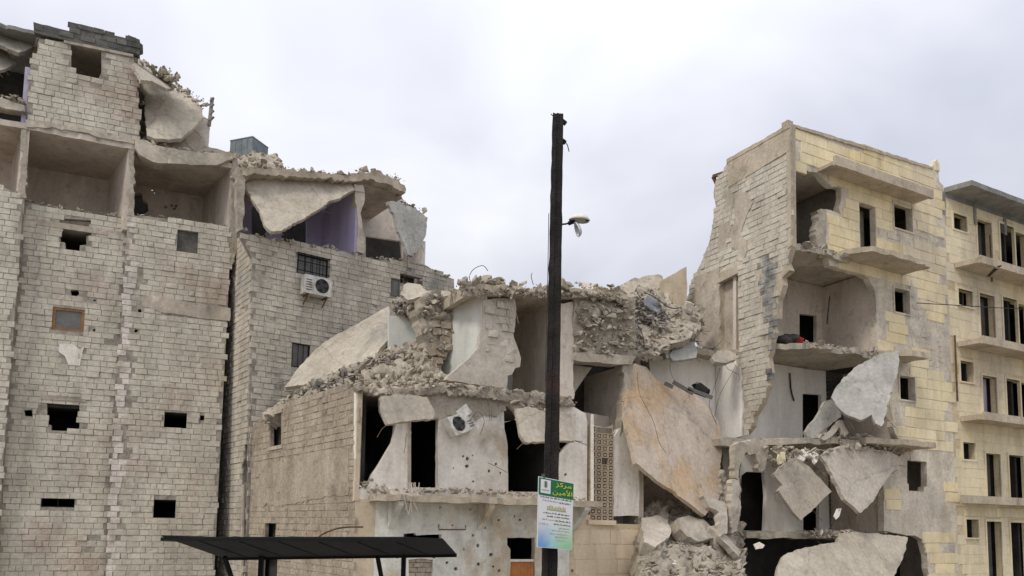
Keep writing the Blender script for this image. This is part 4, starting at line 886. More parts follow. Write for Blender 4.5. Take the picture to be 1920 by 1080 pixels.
FH = vplane(*PD(1200, 540, 28.0)[:2], 28)
sheet('mound', px3((1170, 560, 27.6), (1240, 560, 28.2), (1215, 520, 28.9)), px3((1170, 560, 27.6), (1240, 560, 28.2), (1215, 520, 28.9)).poly([(1150, 570), (1160, 540), (1185, 523), (1212, 515), (1240, 520), (1252, 545), (1258, 580), (1230, 600)]), M['concrete'], G, th=.7, rag=.05, grid=.25, bumpy=.12)
FW = vplane(*PD(1265, 540, 28.6)[:2], 14)
sheet('wall_remnant', FW, FW.poly([(1234, 545), (1238, 528), (1260, 515), (1287, 500), (1289, 540), (1285, 578), (1262, 582), (1240, 580)]), M['cream'], G, th=.3, rag=.03, grid=.25, bumpy=.02)
FS = px3((1300, 605, 27.2), (1290, 640, 26.6), (1330, 600, 27.4))
heap(px3((1280, 600, 26.9), (1315, 600, 27.3), (1298, 660, 26.3)), [(1262, 590), (1290, 572), (1318, 578), (1322, 600), (1312, 625), (1300, 640), (1285, 640), (1275, 615)], 120, .06, .34, M['rubble'], 6, 'pale blocks in the small pile by the side wall', 'blocks in the pile by the side wall', G, bump=.14, baseth=.5)
chunks([(PD(1290, 577, 26.6), .5)], M['white'], 'white broken lump on top of the small pile by the side wall', 'blocks in the pile by the side wall')
broken('slab_fragment', px3((1262, 672, 25.9), (1308, 668, 26.3), (1285, 642, 26.4)), [(1256, 668), (1263, 648), (1275, 640), (1302, 641), (1308, 660), (1306, 670), (1282, 675), (1262, 676)], M['slabgrey'], 'pale trapezoid slab fragment hanging over the white room', th=.3, bumpy=.03)
broken('slab_fragment', px3((1336, 672, 26.2), (1378, 668, 26.8), (1355, 654, 26.8)), [(1334, 670), (1345, 658), (1362, 655), (1380, 662), (1382, 672), (1360, 680), (1340, 678)], M['slab'], 'buff slab fragment sticking out beside the white corner', th=.22, bumpy=.03)
broken('slab_fragment', px3((1285, 625, 26.6), (1305, 625, 26.8), (1295, 610, 26.9)), [(1279, 632), (1282, 616), (1292, 612), (1304, 620), (1304, 634), (1290, 638)], M['slabgrey'], 'small square slab fragment under the white lump', th=.2)
big = px3((1190, 700, 24.6), (1345, 800, 26.6), (1270, 930, 23.9))
broken('fallen_slab', big, [(1176, 690), (1190, 681), (1212, 688), (1226, 706), (1246, 722), (1270, 728), (1300, 737), (1322, 752), (1336, 770), (1347, 790), (1353, 815), (1354, 850), (1350, 880), (1356, 900), (1354, 922), (1340, 948), (1322, 967), (1300, 950), (1272, 930), (1266, 922), (1240, 906), (1216, 888), (1193, 868), (1186, 840), (1175, 800), (1172, 750)], M['slabrust'], 'huge orange-stained floor slab leaning steeply over the rubble', th=.22, grid=.4, bumpy=.08, rag=.03)
broken('slab_fragment', px3((1244, 620, 26.4), (1272, 615, 26.9), (1258, 668, 26.0)), [(1240, 622), (1250, 612), (1272, 610), (1276, 640), (1268, 668), (1250, 672), (1242, 650)], M['slabgrey'], 'grey slab piece standing on edge in the debris above the white room', th=.14)
broken('slab_fragment', px3((1190, 615, 25.6), (1228, 640, 25.9), (1200, 655, 25.3)), [(1186, 622), (1200, 608), (1226, 622), (1238, 644), (1222, 656), (1196, 658)], M['slab'], 'buff slab piece lying in the lower debris beside the rubble-filled bay', th=.14)
broken('tarp', px3((1213, 562, 26.6), (1244, 576, 26.9), (1222, 584, 26.4)), [(1208, 560), (1220, 556), (1238, 566), (1250, 582), (1238, 586), (1222, 578), (1210, 572)], M['tarp'], 'torn blue-grey tarp caught in the debris by the concrete mound', cat='tarp', th=.03, bumpy=.08, grid=.08)
# junk on the slab's upper edge
jk = thing('bundle_of_junk', PD(1312, 735, 25.6), 'dark pan and torn wires lying on the upper edge of the stained slab', 'junk')
put('pan', [tubev([PD(1308, 728, 25.7), PD(1326, 738, 25.5)], .22, 10, .16)], M['black'], jk)
for a, b in (((1246, 718), (1262, 726)), ((1262, 716), (1300, 738)), ((1290, 728), (1336, 746))):
    put('scrap_bar', [barv(PD(*a, 25.2), PD(*b, 25.2), .06, .12)], M['boarding'], jk)
heap(px3((1205, 985, 24.3), (1380, 995, 25.6), (1300, 1085, 22.9)), [(1206, 1045), (1235, 1030), (1262, 1018), (1300, 1016), (1330, 1030), (1350, 1050), (1392, 1062), (1400, 1120), (1195, 1120)], 800, .05, .42, M['rubble'], 34, 'angular lumps in the rubble heap below the stained slab', 'lumps in the heap below the stained slab', G, w=(-.25, .1), bump=.25, baseth=.8)
heap(px3((1205, 965, 24.8), (1380, 975, 26.2), (1300, 1075, 23.8)), [(1196, 965), (1230, 942), (1270, 945), (1300, 958), (1345, 975), (1390, 985), (1396, 1080), (1200, 1060)], 330, .06, .5, M['rubble'], bump=.25, baseth=.6, w=(-.1, .1))
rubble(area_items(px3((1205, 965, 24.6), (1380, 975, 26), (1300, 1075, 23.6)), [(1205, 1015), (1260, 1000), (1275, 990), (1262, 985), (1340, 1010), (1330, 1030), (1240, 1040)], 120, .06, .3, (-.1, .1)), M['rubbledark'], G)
broken('concrete_block', px3((1210, 990, 23.9), (1258, 985, 24.3), (1230, 965, 24.6)), [(1203, 972), (1235, 966), (1252, 975), (1258, 1000), (1240, 1018), (1228, 1028), (1206, 1018)], M['slabpink'], 'big pinkish rounded block at the left of the rubble heap', th=.5, bumpy=.1, grid=.15)
broken('concrete_block', px3((1275, 985, 24), (1335, 1000, 24.5), (1300, 970, 24.5)), [(1270, 972), (1290, 966), (1318, 974), (1340, 995), (1338, 1008), (1312, 1014), (1290, 1005), (1275, 992)], M['slab'], 'big buff tapered block under the lower edge of the stained slab', th=.45, bumpy=.1, grid=.15)
broken('concrete_block', px3((1242, 1050, 23.0), (1272, 1056, 23.1), (1258, 1046, 23.3)), [(1241, 1052), (1258, 1046), (1270, 1052), (1272, 1058), (1250, 1058)], M['white'], 'flat white slab piece lying on the rubble heap', th=.1)
for pts, lab in (([(1318, 930), (1340, 935), (1360, 945), (1364, 1000), (1352, 1005), (1348, 960), (1330, 950)], 'upright splintered concrete piece right of the stained slab'),
            ([(1340, 1005), (1354, 1003), (1362, 1065), (1346, 1070)], 'pale splintered post standing in the rubble heap'),
            ([(1332, 985), (1345, 985), (1389, 1035), (1384, 1043), (1350, 1010)], 'long splintered beam slanting over the rubble heap')):
    broken('concrete_splinter', px3((pts[0][0], pts[0][1], 24.4), (pts[1][0], pts[1][1], 24.7), (pts[3][0], pts[3][1], 24.5)), pts, M['slabpink'], lab, cat='splinter', th=.2, rag=.04, bumpy=.05, grid=.15)
heap(px3((1345, 850, 26.0), (1385, 850, 26.4), (1365, 980, 25.2)), [(1350, 880), (1362, 900), (1372, 950), (1378, 1030), (1352, 1010), (1340, 960), (1338, 920)], 200, .05, .3, M['rubble'], 8, 'jagged lumps in the ragged edge right of the stained slab', 'lumps right of the stained slab', G, bump=.2, baseth=.4)
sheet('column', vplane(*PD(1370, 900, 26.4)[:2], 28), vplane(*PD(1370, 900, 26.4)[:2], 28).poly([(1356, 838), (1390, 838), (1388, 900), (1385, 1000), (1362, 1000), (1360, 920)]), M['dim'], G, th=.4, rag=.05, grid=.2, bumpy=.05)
sheet('slab_edge', vplane(*PD(1370, 830, 26.0)[:2], 28), vplane(*PD(1370, 830, 26.0)[:2], 28).poly([(1350, 822), (1372, 820), (1398, 822), (1398, 834), (1372, 838), (1352, 835)]), M['slab'], G, th=.8, rag=.04, grid=.15, bumpy=.05)
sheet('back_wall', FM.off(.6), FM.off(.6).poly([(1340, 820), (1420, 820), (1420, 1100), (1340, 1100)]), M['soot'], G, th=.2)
sheet('low_wall', FC.off(1.3), FC.off(1.3).poly([(1190, 880), (1290, 930), (1290, 990), (1190, 990)]), M['room'], G, th=.2)
# ================================================================== building D: the torn-open yellow building
D = thing('ruined_building', (11, 28, 0), 'torn open yellow stone building with its corner rooms exposed and balconies hanging', 'building', GRP)
bD = Masonry('brick', D, M['blockd'], keep=240)
# party wall on the left (seen at an angle)
PDs = [(q[0], q[1]) for q in DS.poly([(1482, 238), (1366, 303), (1340, 347), (1341, 400), (1328, 460), (1312, 498), (1292, 538), (1287, 575), (1292, 620), (1320, 655), (1378, 668), (1392, 700), (1398, 760), (1396, 815), (1404, 806), (1412, 780), (1428, 755), (1440, 722), (1444, 660), (1448, 610), (1458, 575), (1466, 520), (1478, 480), (1484, 462)])]
PDs = [(p[0], p[1], 0) if i in (0, 23) else ((p[0], p[1], .13) if 14 <= i <= 22 else p) for i, p in enumerate(PDs)]
nic = DS.poly([(1349, 524), (1384, 506), (1385, 655), (1350, 655)])
wd = sheet('side_wall', DS, PDs, M['balcony'], D, th=.24, rag=.06, step=.22, holes=[nic])
plain = DS.poly([(1366, 303), (1482, 238), (1482, 282), (1366, 352)])
pl2 = DS.poly([(1378, 372), (1400, 360), (1412, 380), (1395, 420), (1390, 440), (1400, 450), (1402, 470), (1394, 490), (1382, 488), (1382, 470), (1372, 462), (1370, 440), (1380, 410)])
pl3 = DS.poly([(1303, 520), (1350, 500), (1350, 655), (1310, 650), (1298, 600)])
sootz = DS.poly([(1420, 490), (1440, 478), (1456, 480), (1458, 560), (1455, 620), (1449, 680), (1444, 730), (1432, 735), (1438, 690), (1440, 640), (1432, 590), (1426, 540)])
bD.wall(wd, DS, [(p[0], p[1]) for p in PDs], [nic], avoid=[plain, pl2, pl3, sootz], bw=.42, bh=.2, proud=.018, var=.014)
bS = Masonry('brick', D, M['sootblock'], keep=50); bS.wall(wd, DS, sootz, [], bw=.42, bh=.2, proud=.018, var=.014); bS.finish()
bD.finish()
sheet('parapet_band', DS, plain, M['balcony'], wd, th=.07, w0=-.035, rag=.01, grid=.3, bumpy=.008)
sheet('plaster_patch', DS, pl2, M['concrete'], wd, th=.05, w0=-.028, rag=.03, grid=.2, bumpy=.01)
sheet('plaster_patch', DS, DS.poly([(1356, 360), (1376, 348), (1372, 420), (1362, 470), (1350, 500), (1346, 420)]), M['concrete'], wd, th=.05, w0=-.022, rag=.05, grid=.2, bumpy=.01)
sheet('plaster_patch', DS, pl3, M['concrete'], wd, th=.06, w0=-.03, rag=.05, grid=.25, bumpy=.015)
sheet('niche_back', DS.off(.24), DS.off(.24).poly([(1340, 500), (1400, 480), (1400, 670), (1340, 670)]), M['concrete'], D, th=.1)
sheet('niche_lintel', DS, DS.poly([(1345, 524), (1386, 505), (1386, 512), (1346, 532)]), M['concrete'], D, th=.2, w0=-.05)
# soot streak: burnt bricks as their own darker course stack
sheet('corner_strip', DS, DS.poly([(1476, 243), (1483, 238), (1485, 460), (1478, 466)]), M['balcony'], D, th=.1, w0=-.03, rag=.02)
# front wall
PF = [(q[0], q[1]) for q in FD.poly([(1483, 236), (1600, 272), (1745, 317), (1758, 297), (1761, 340)])]
PF[2] = (PF[2][0], PF[2][1]); 
PF2 = FD.poly([(1779, 352)])+[(8.55, 0)]
uE = 9.0
low = [(q[0], q[1]) for q in FD.poly([(1743, 1090), (1738, 1040), (1730, 1012), (1716, 1004), (1700, 1004), (1657, 995), (1656, 905), (1692, 850), (1690, 832), (1674, 800), (1668, 745), (1690, 665), (1642, 656), (1642, 560), (1640, 545), (1628, 520), (1610, 512), (1580, 505), (1556, 498), (1543, 467), (1536, 430), (1534, 398), (1548, 392), (1577, 402), (1577, 352), (1560, 350), (1546, 338), (1536, 325), (1510, 318), (1484, 312)])]
PFull = [(PF[0][0], PF[0][1], 0), (PF[1][0], PF[1][1], .02), (PF[2][0], PF[2][1], 0), (PF[3][0], PF[3][1], 0), (PF[4][0], PF[4][1], 0), (uE, FD.at(1779, 352)[1], 0), (uE, 0, 0)]+[(low[0][0], 0)]+[(p[0], p[1]) for p in low]
HD = [FD.rect(1612, 384, 1642, 467), FD.rect(1675, 385, 1709, 431), FD.rect(1676, 543, 1704, 587), FD.rect(1686, 706, 1714, 750), FD.poly([(1701, 862), (1738, 866), (1738, 912), (1732, 913), (1732, 922), (1704, 920), (1704, 908), (1701, 906)])]
wdf = sheet('front_wall', FD, PFull, M['render'], D, th=.24, holes=HD, rag=.05, hrag=.008, step=.22)
Z1 = FD.poly([(1646, 423), (1700, 432), (1767, 440), (1766, 466), (1720, 456), (1645, 445)])
Z2 = FD.poly([(1618, 410), (1655, 412), (1655, 440), (1618, 440)])
Z3 = FD.poly([(1600, 505), (1680, 530), (1680, 545), (1673, 590), (1672, 606), (1650, 612), (1636, 600), (1630, 520)])
Z4 = FD.poly([(1704, 540), (1716, 545), (1720, 560), (1735, 560), (1738, 590), (1742, 608), (1768, 612), (1769, 716), (1760, 700), (1735, 690), (1730, 662), (1700, 660), (1690, 660), (1694, 620), (1706, 600)])
Z5 = FD.poly([(1650, 850), (1700, 846), (1778, 850), (1780, 1006), (1740, 1006), (1700, 1010), (1655, 1000)])
Z6 = FD.poly([(1662, 660), (1716, 660), (1720, 700), (1722, 760), (1700, 768), (1690, 775), (1688, 830), (1664, 800)])
keep5 = FD.poly([(1656, 922), (1692, 922), (1692, 958), (1656, 958)])
yD = Masonry('stone_panel', D, M['yellow'], chip=.06, bev=(.012, .03), keep=295)
yD.wall(wdf, FD, [(p[0], p[1]) for p in PFull], HD, bw=1.15, bh=.385, gap=.007, proud=.022, var=.003, skip=.01, avoid=[Z1, Z2, Z3, Z4, Z5, Z6])
yD.wall(wdf, FD, keep5, [], bw=1.15, bh=.385, gap=.007, proud=.022, var=.004, skip=0)
yD.finish()
# exposed grey blocks where the facing fell
bx = Masonry('backing_block', D, M['render'], keep=60)
bx.wall(wdf, FD, Z1, HD, bw=.4, bh=.2, proud=.016, skip=.12); bx.wall(wdf, FD, Z4, HD, bw=.42, bh=.21, proud=.012, skip=.45); bx.wall(wdf, FD, Z2, HD, bw=.4, bh=.2, proud=.012, skip=.3); bx.finish()
# window reveals: raised strips
for r in HD[1:4]:
    (u0, v0), _, (u1, v1), _ = r
    sheet('window_surround', FD, rectp(u0-.05, u1+.07, v0-.06, v1+.06), M['render'], D, th=.12, w0=-.045, holes=[rectp(u0, u1, v0, v1)])
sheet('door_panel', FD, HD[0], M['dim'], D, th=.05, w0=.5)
# roof parapet coping and roof
sheet('coping', FD, [(q[0], q[1]) for q in FD.poly([(1482, 233), (1600, 268), (1747, 314), (1747, 319), (1600, 274), (1482, 239)])], M['balcony'], D, th=.3, w0=-.06, rag=.02)
sheet('coping', DS, [(q[0], q[1]) for q in DS.poly([(1364, 299), (1482, 233), (1482, 240), (1364, 307)])], M['balcony'], D, th=.3, w0=-.05, rag=.02)
prism('corner_post', FD, [(.3, .02), (.55, .02), (.55, .3), (.3, .3)], 16.2, 16.42, M['balcony'], D)
prism('roof_slab', FD, [(.45, .26), (8.9, .26), (8.9, 3.0), (.45, 3.0)], 15.2, 15.4, M['room'], D)
# upper canopy and balconies
def balc(pl, pxs, w, th, m, parent, name='balcony_slab', rag=.04, zt=None):
    (ua, za), (ub, zb) = pl.at(*pxs[0]), pl.at(*pxs[1])
    z = (za+zb)/2 if zt is None else zt
    return prism(name, pl, [(ua, -w, rag), (ub, -w, rag), (ub, .03, 0), (ua, .03, 0)], z-th, z, m, parent, grid=.4, bumpy=.02 if rag > .03 else 0)
F1 = FD.off(-1.0)
def front_u(px, py, w): return FD.off(-w).at(px, py)
a = front_u(1566, 318, .75); b = front_u(1748, 367, .75)
print('canopy', a, b)
zt = (a[1]+b[1])/2+.1
prism('canopy_slab', FD, [(a[0], -.75), (b[0], -.75), (b[0], .0), (a[0], .0)], zt-.02, zt+.10, M['balcony'], D)
sheet('canopy_lip', FD, rectp(a[0]-.02, b[0]+.02, zt-.08, zt+.26), M['balcony'], D, th=.12, w0=-.80, rag=.01)
def brk(pl, u, z, dz, w, th, m, parent):
    hp = Plane(pl.pt(u, 0, 0), -pl.n, Vector((0, 0, 1)), pl.u)
    return sheet('bracket', hp, [(-.03, z-dz), (-.03, z), (w, z), (w, z-.08)], m, parent, th=th)
a = front_u(1612, 478, 1.1); b = front_u(1745, 500, 1.1); print('b2', a, b)
z2 = (a[1]+b[1])/2+.22
prism('balcony_slab', FD, [(2.6, -.25), (3.0, -1.1), (b[0], -1.1), (b[0], .03, 0), (2.6, .03, 0)], z2-.08, z2+.1, M['balcony'], D, rag=.05, grid=.3, bumpy=.04)
for px_ in (1712,):
    u = FD.at(px_, 520)[0]; brk(FD, u, z2-.08, .75, .95, .2, M['render'], D)
a = front_u(1690, 657, .9); b = front_u(1742, 668, .9); print('b3', a, b)
z3 = (a[1]+b[1])/2
prism('balcony_slab', FD, [(4.6, -.3), (5.3, -.9), (b[0], -.9), (b[0], .03, 0), (4.6, .03, 0)], z3-.1, z3+.1, M['balcony'], D, rag=.05, grid=.3, bumpy=.04)
a = front_u(1690, 832, .9); b = front_u(1755, 832, .9); print('b4', a, b)
z4 = (a[1]+b[1])/2
prism('balcony_slab', FD, [(3.2, -.5), (4.6, -.9), (b[0], -.9), (b[0], .03, 0), (3.2, .03, 0)], z4-.1, z4+.1, M['balcony'], D, rag=.05, grid=.3, bumpy=.04)
for px_ in (1712,): brk(FD, FD.at(px_, 850)[0], z4-.1, .4, .8, .2, M['render'], D)
# torn floor slabs of the corner rooms
DD = 2.35
zs = [z2+.02, z3+.02, z4+.02, FD.at(1560, 1000)[1]+.02]
print('zs', zs)
lefts = [[(.3, .0), (1.2, -.12)], [(.1, .85), (.5, .25), (1.3, -.05)], [(.1, 1.4), (.6, .6), (1.2, .2), (2.0, -.1)], [(-.4, 1.9), (-.1, 1.2), (1.2, .2)]]
for z, lf, rt in zip(zs, lefts, (3.0, 4.8, 3.6, 3.0)):
    prism('floor_slab', FD, lf+[(rt, -.18), (rt+.3, .1), (4.7, .25, 0), (4.7, DD, 0), (.15 if lf[0][0] > 0 else -.4, DD, 0)], z-.2, z, M['slab'], D, rag=.10, grid=.3, bumpy=.08, freq=1.1)
    it = [(FD.pt(random.uniform(lf[-1][0]-.3, rt), z+random.uniform(-.16, .08), random.uniform(-.2, .3)), s) for s in sizes(150, .04, .28)]
    rubble(it, M['rubble'], D)
prism('roof_underside', FD, [(.3, .25), (3.2, .25), (3.2, DD), (.3, DD)], 14.9, 15.1, M['room'], D)
def bw(poly, z0, m, holes=(), pl=None, nm='back_wall'):
    pl = pl or FD.off(DD); return sheet(nm, pl, pl.poly(poly), m, D, th=.15, holes=[pl.poly(h) for h in holes])
BKd = FD.off(DD)
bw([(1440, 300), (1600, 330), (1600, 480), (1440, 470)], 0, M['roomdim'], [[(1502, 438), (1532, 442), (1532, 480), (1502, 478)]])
bw([(1380, 470), (1544, 490), (1560, 520), (1560, 690), (1380, 660)], 0, M['room'], [[(1499, 588), (1531, 592), (1531, 662), (1499, 658)]])
bw([(1380, 660), (1690, 670), (1690, 840), (1380, 836)], 0, M['whiteroom'], [[(1505, 738), (1540, 740), (1540, 830), (1505, 828)]])
bw([(1380, 836), (1690, 840), (1690, 1004), (1380, 998)], 0, M['whiteroom'], [[(1506, 950), (1536, 945), (1536, 1000), (1506, 1000)], [(1390, 892), (1400, 884), (1433, 886), (1437, 930), (1434, 996), (1386, 994)]])
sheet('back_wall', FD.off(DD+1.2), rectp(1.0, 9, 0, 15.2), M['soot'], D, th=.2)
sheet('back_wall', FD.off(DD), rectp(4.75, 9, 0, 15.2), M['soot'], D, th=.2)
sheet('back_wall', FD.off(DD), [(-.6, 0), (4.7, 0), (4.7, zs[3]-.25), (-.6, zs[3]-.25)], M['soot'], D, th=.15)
# right-hand partitions of the rooms
u1 = FD.at(1642, 600)[0]
wpt = Plane(FD.pt(u1+.02, 0, 0), FD.n, Vector((0, 0, 1)), -FD.u)
prism('partition', FD, [(u1+.02, .1), (u1+.2, .1), (u1+.2, DD), (u1+.02, DD)], zs[1], zs[0]-.22, M['room'], D)
u2 = FD.at(1660, 940)[0]
prism('partition', FD, [(u2+.04, .1), (u2+.2, .1), (u2+.2, DD), (u2+.04, DD)], zs[3], zs[2]-.22, M['room'], D)
u3 = FD.at(1680, 740)[0]
prism('partition', FD, [(u3+.1, .1), (u3+.2, .1), (u3+.2, DD), (u3+.1, DD)], zs[2], zs[1]-.22, M['room'], D)
u4 = FD.at(1580, 420)[0]
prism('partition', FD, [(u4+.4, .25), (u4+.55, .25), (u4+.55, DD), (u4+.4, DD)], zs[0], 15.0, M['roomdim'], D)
for z in zs[:3]:
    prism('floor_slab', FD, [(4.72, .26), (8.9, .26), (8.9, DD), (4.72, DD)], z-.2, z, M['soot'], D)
prism('end_wall', FD, [(8.86, .25), (8.98, .25), (8.98, 5), (8.86, 5)], 0, 15.4, M['room'], D)
# rough end of the low wall at the top room, and remains of the lower side wall
sheet('rough_wall_end', FD, FD.poly([(1529, 396), (1538, 392), (1546, 396), (1547, 430), (1546, 466), (1532, 466), (1526, 440), (1532, 415)]), M['rubble'], D, th=.3, w0=-.06, rag=.05, grid=.12, bumpy=.06, step=.1)
SR = FD.off(.5)
sheet('broken_beam', SR, SR.poly([(1378, 834), (1400, 826), (1420, 822), (1438, 826), (1441, 846), (1434, 880), (1424, 884), (1418, 852), (1396, 850), (1388, 870), (1384, 900), (1378, 896)]), M['concrete'], D, th=.25, rag=.04, step=.1, grid=.12, bumpy=.06)
sheet('broken_column', SR, SR.poly([(1374, 900), (1386, 896), (1388, 940), (1384, 996), (1374, 1000), (1372, 950)]), M['slabpink'], D, th=.25, rag=.04, step=.1, grid=.12, bumpy=.06)
wire([FD.pt(*FD.at(x, y), .8) for x, y in [(1591, 545), (1588, 575), (1586, 598)]], .03, M['soot'], parent=D, name='crack')
wire([BKd.pt(*BKd.at(x, y), -.05) for x, y in [(1479, 700), (1481, 730), (1487, 752)]], .03, M['soot'], parent=D, name='torn_conduit')
# bullet marks on the plaster inside: shallow chipped pits
# things in the rooms
broken('hanging_slab', px3((1687, 660, 26.3), (1560, 745, 26.0), (1650, 798, 25.4)), [(1687, 658), (1686, 680), (1680, 710), (1668, 748), (1660, 780), (1653, 799), (1642, 794), (1634, 778), (1613, 788), (1595, 780), (1578, 770), (1568, 760), (1559, 745), (1566, 728), (1578, 712), (1605, 688), (1638, 668), (1660, 662)], M['slabgrey'], 'big grey slab fragment hanging like a sail at the third storey', th=.16, bumpy=.10, grid=.25, rag=.03)
broken('leaning_slab', px3((1548, 756, 26.6), (1576, 782, 26.8), (1515, 824, 26.2)), [(1548, 752), (1560, 750), (1572, 762), (1577, 782), (1562, 792), (1548, 806), (1538, 820), (1516, 824), (1511, 810), (1520, 796), (1532, 782), (1540, 768)], M['slabgrey'], 'curled grey slab fragment standing on the floor beside the hanging sail-like slab', th=.14, bumpy=.09, grid=.2)
broken('leaning_slab', px3((1575, 790, 26.4), (1590, 815, 26.3), (1555, 825, 26)), [(1572, 788), (1580, 788), (1592, 812), (1584, 818), (1574, 800), (1560, 818), (1545, 826), (1540, 822), (1560, 804)], M['slab'], 'forked broken slab piece under the hanging sail-like slab', th=.14, bumpy=.05, grid=.2)
broken('hanging_slab', px3((1540, 856, 25.6), (1682, 855, 27.2), (1613, 960, 25.8)), [(1540, 854), (1556, 843), (1575, 836), (1600, 838), (1634, 842), (1665, 846), (1686, 856), (1684, 872), (1668, 892), (1655, 910), (1640, 935), (1626, 952), (1613, 962), (1596, 946), (1583, 936), (1572, 910), (1557, 884), (1550, 868)], M['slabpink'], 'pale triangular slab pointing down below the fourth floor balcony', th=.16, bumpy=.05)
broken('hanging_slab', px3((1452, 888, 25.0), (1558, 922, 25.8), (1500, 975, 25.1)), [(1451, 888), (1462, 878), (1474, 866), (1488, 858), (1503, 866), (1516, 874), (1530, 890), (1546, 906), (1559, 922), (1542, 938), (1525, 954), (1502, 976), (1484, 955), (1470, 936), (1460, 920), (1468, 910)], M['slab'], 'square buff slab hung by its corner left of the triangular slab', th=.18, bumpy=.04)
broken('collapsed_slab', px3((1468, 1042, 24.8), (1700, 1010, 27.0), (1560, 1080, 25.0)), [(1440, 1150), (1455, 1080), (1460, 1060), (1468, 1042), (1490, 1032), (1510, 1026), (1545, 1020), (1570, 1016), (1572, 1000), (1600, 997), (1640, 1000), (1690, 1006), (1702, 1008), (1699, 1030), (1688, 1058), (1676, 1082), (1650, 1150)], M['slab'], 'huge buff slab collapsed over the ground floor of the torn building', th=.2, bumpy=.05)
broken('hanging_fragment', px3((1462, 842, 25.4), (1472, 842, 25.5), (1466, 870, 25.3)), [(1463, 838), (1473, 840), (1472, 868), (1462, 870), (1459, 862)], M['yellow'], 'narrow yellow stone strip dangling from the fourth floor', cat='fragment', th=.1, rag=.01)
broken('hanging_fragment', px3((1495, 845, 25.6), (1530, 850, 25.9), (1510, 860, 25.5)), [(1492, 848), (1505, 842), (1522, 844), (1536, 850), (1536, 860), (1530, 868), (1524, 856), (1510, 856), (1508, 864), (1496, 858)], M['white'], 'white curled plaster fragment between the two hanging slabs', cat='fragment', th=.1, bumpy=.05, grid=.12)
broken('hanging_fragment', px3((1566, 960, 25.2), (1576, 955, 25.3), (1570, 972, 25.2)), [(1564, 968), (1570, 954), (1578, 953), (1574, 968), (1568, 974)], M['white'], 'small white board dangling on a wire under the triangular slab', cat='fragment', th=.04, rag=0, bumpy=0)
wire([PD(1574, 955, 25.25), PD(1560, 985, 25.4), PD(1552, 994, 25.6)], .008, M['cable'], 'thin wire trailing from the small white board')
broken('hanging_fragment', px3((1418, 1020, 24.8), (1434, 1018, 24.9), (1424, 1028, 24.8)), [(1414, 1020), (1424, 1016), (1434, 1022), (1430, 1028), (1418, 1030)], M['white'], 'white rag-like fragment hanging in the dark ground floor', cat='fragment', th=.05, bumpy=.03)
rubble([(FD.pt(random.uniform(1.6, 4.4), zs[2]+random.uniform(0, .25), random.uniform(.0, 1.2)), s) for s in sizes(130, .05, .4)], M['rubble'], D)
rubble(line_items(FD.off(-.1), [(1445, 842), (1480, 846), (1540, 850), (1600, 838), (1690, 846)], 260, .05, .38, (-.3, .5), dv=(-.14, .1)), M['rubble'], D)
rubble(line_items(FD.off(.5), [(1450, 862), (1490, 862), (1535, 880), (1560, 900)], 120, .05, .3, (-.3, .6), dv=(-.2, .1)), M['rubble'], D)
rubble([(FD.pt(random.uniform(2.8, 5.0), zs[2]+random.uniform(-.35, .1), random.uniform(-.6, .1)), s) for s in sizes(160, .04, .3)], M['slabpink'], D)
big5([(FD.pt(u, zs[2]+.12, w_), s) for u, w_, s in [(2.3, .1, .35), (2.9, .2, .4), (3.4, 0, .3), (3.9, -.1, .34), (4.6, -.2, .28)]], M['slabgrey'], 'concrete lumps on the floor under the hanging sail-like slab', 'lumps on the third room floor')
# bedding
bd = thing('heap_of_bedding', FD.pt(.6, zs[1], .6), 'heap of dark bedding with a red cloth at the edge of the second room', 'bedding')
def cushion(px_, Y, rx, ry, rz, m, nm, rot=0):
    bm = bmesh.new(); bmesh.ops.create_icosphere(bm, subdivisions=3, radius=1)
    off = Vector((random.uniform(0, 9),)*3)
    for v in bm.verts:
        d = 1+.35*noise.fractal(v.co*1.3+off, .8, 2, 3); v.co = Vector((v.co.x*rx*d, v.co.y*ry*d, v.co.z*rz*d))
    me = bpy.data.meshes.new(nm); bm.to_mesh(me); bm.free(); me.polygons.foreach_set('use_smooth', [True]*len(me.polygons))
    c = PD(*px_, Y); Rm = Matrix.Rotation(rot, 4, 'Z')
    me.transform(Matrix.Translation(c) @ Rm); return link(me, nm, m, bd)
RB = FD.off(1.0)
def cu(px_, *a): 
    Y = RB.pt(*RB.at(*px_)).y; cushion(px_, Y, *a)
cu((1466, 640), .36, .45, .20, M['cloth_dark'], 'blanket'); cu((1480, 636), .32, .4, .17, M['cloth_dark'], 'blanket'); cu((1492, 641), .24, .3, .15, M['cloth_red'], 'red_cloth')
cu((1508, 648), .22, .28, .13, M['balcony'], 'pale_cloth'); cu((1482, 650), .35, .3, .09, M['room'], 'pale_cloth'); cu((1500, 638), .12, .15, .10, M['cloth_red'], 'red_cloth')
# bent frame on the roof corner
bf = thing('bent_metal_frame', PD(1348, 346, 28.4), 'rusty bent metal frame sticking out from the roof corner of the torn building', 'metal frame')
q = [PD(1337, 331, 28.6), PD(1358, 324, 28.2), PD(1362, 338, 28.2), PD(1346, 349, 28.6)]
for i in range(4): put('frame_bar', [barv(q[i], q[(i+1) % 4], .09, .12)], M['rust'], bf)
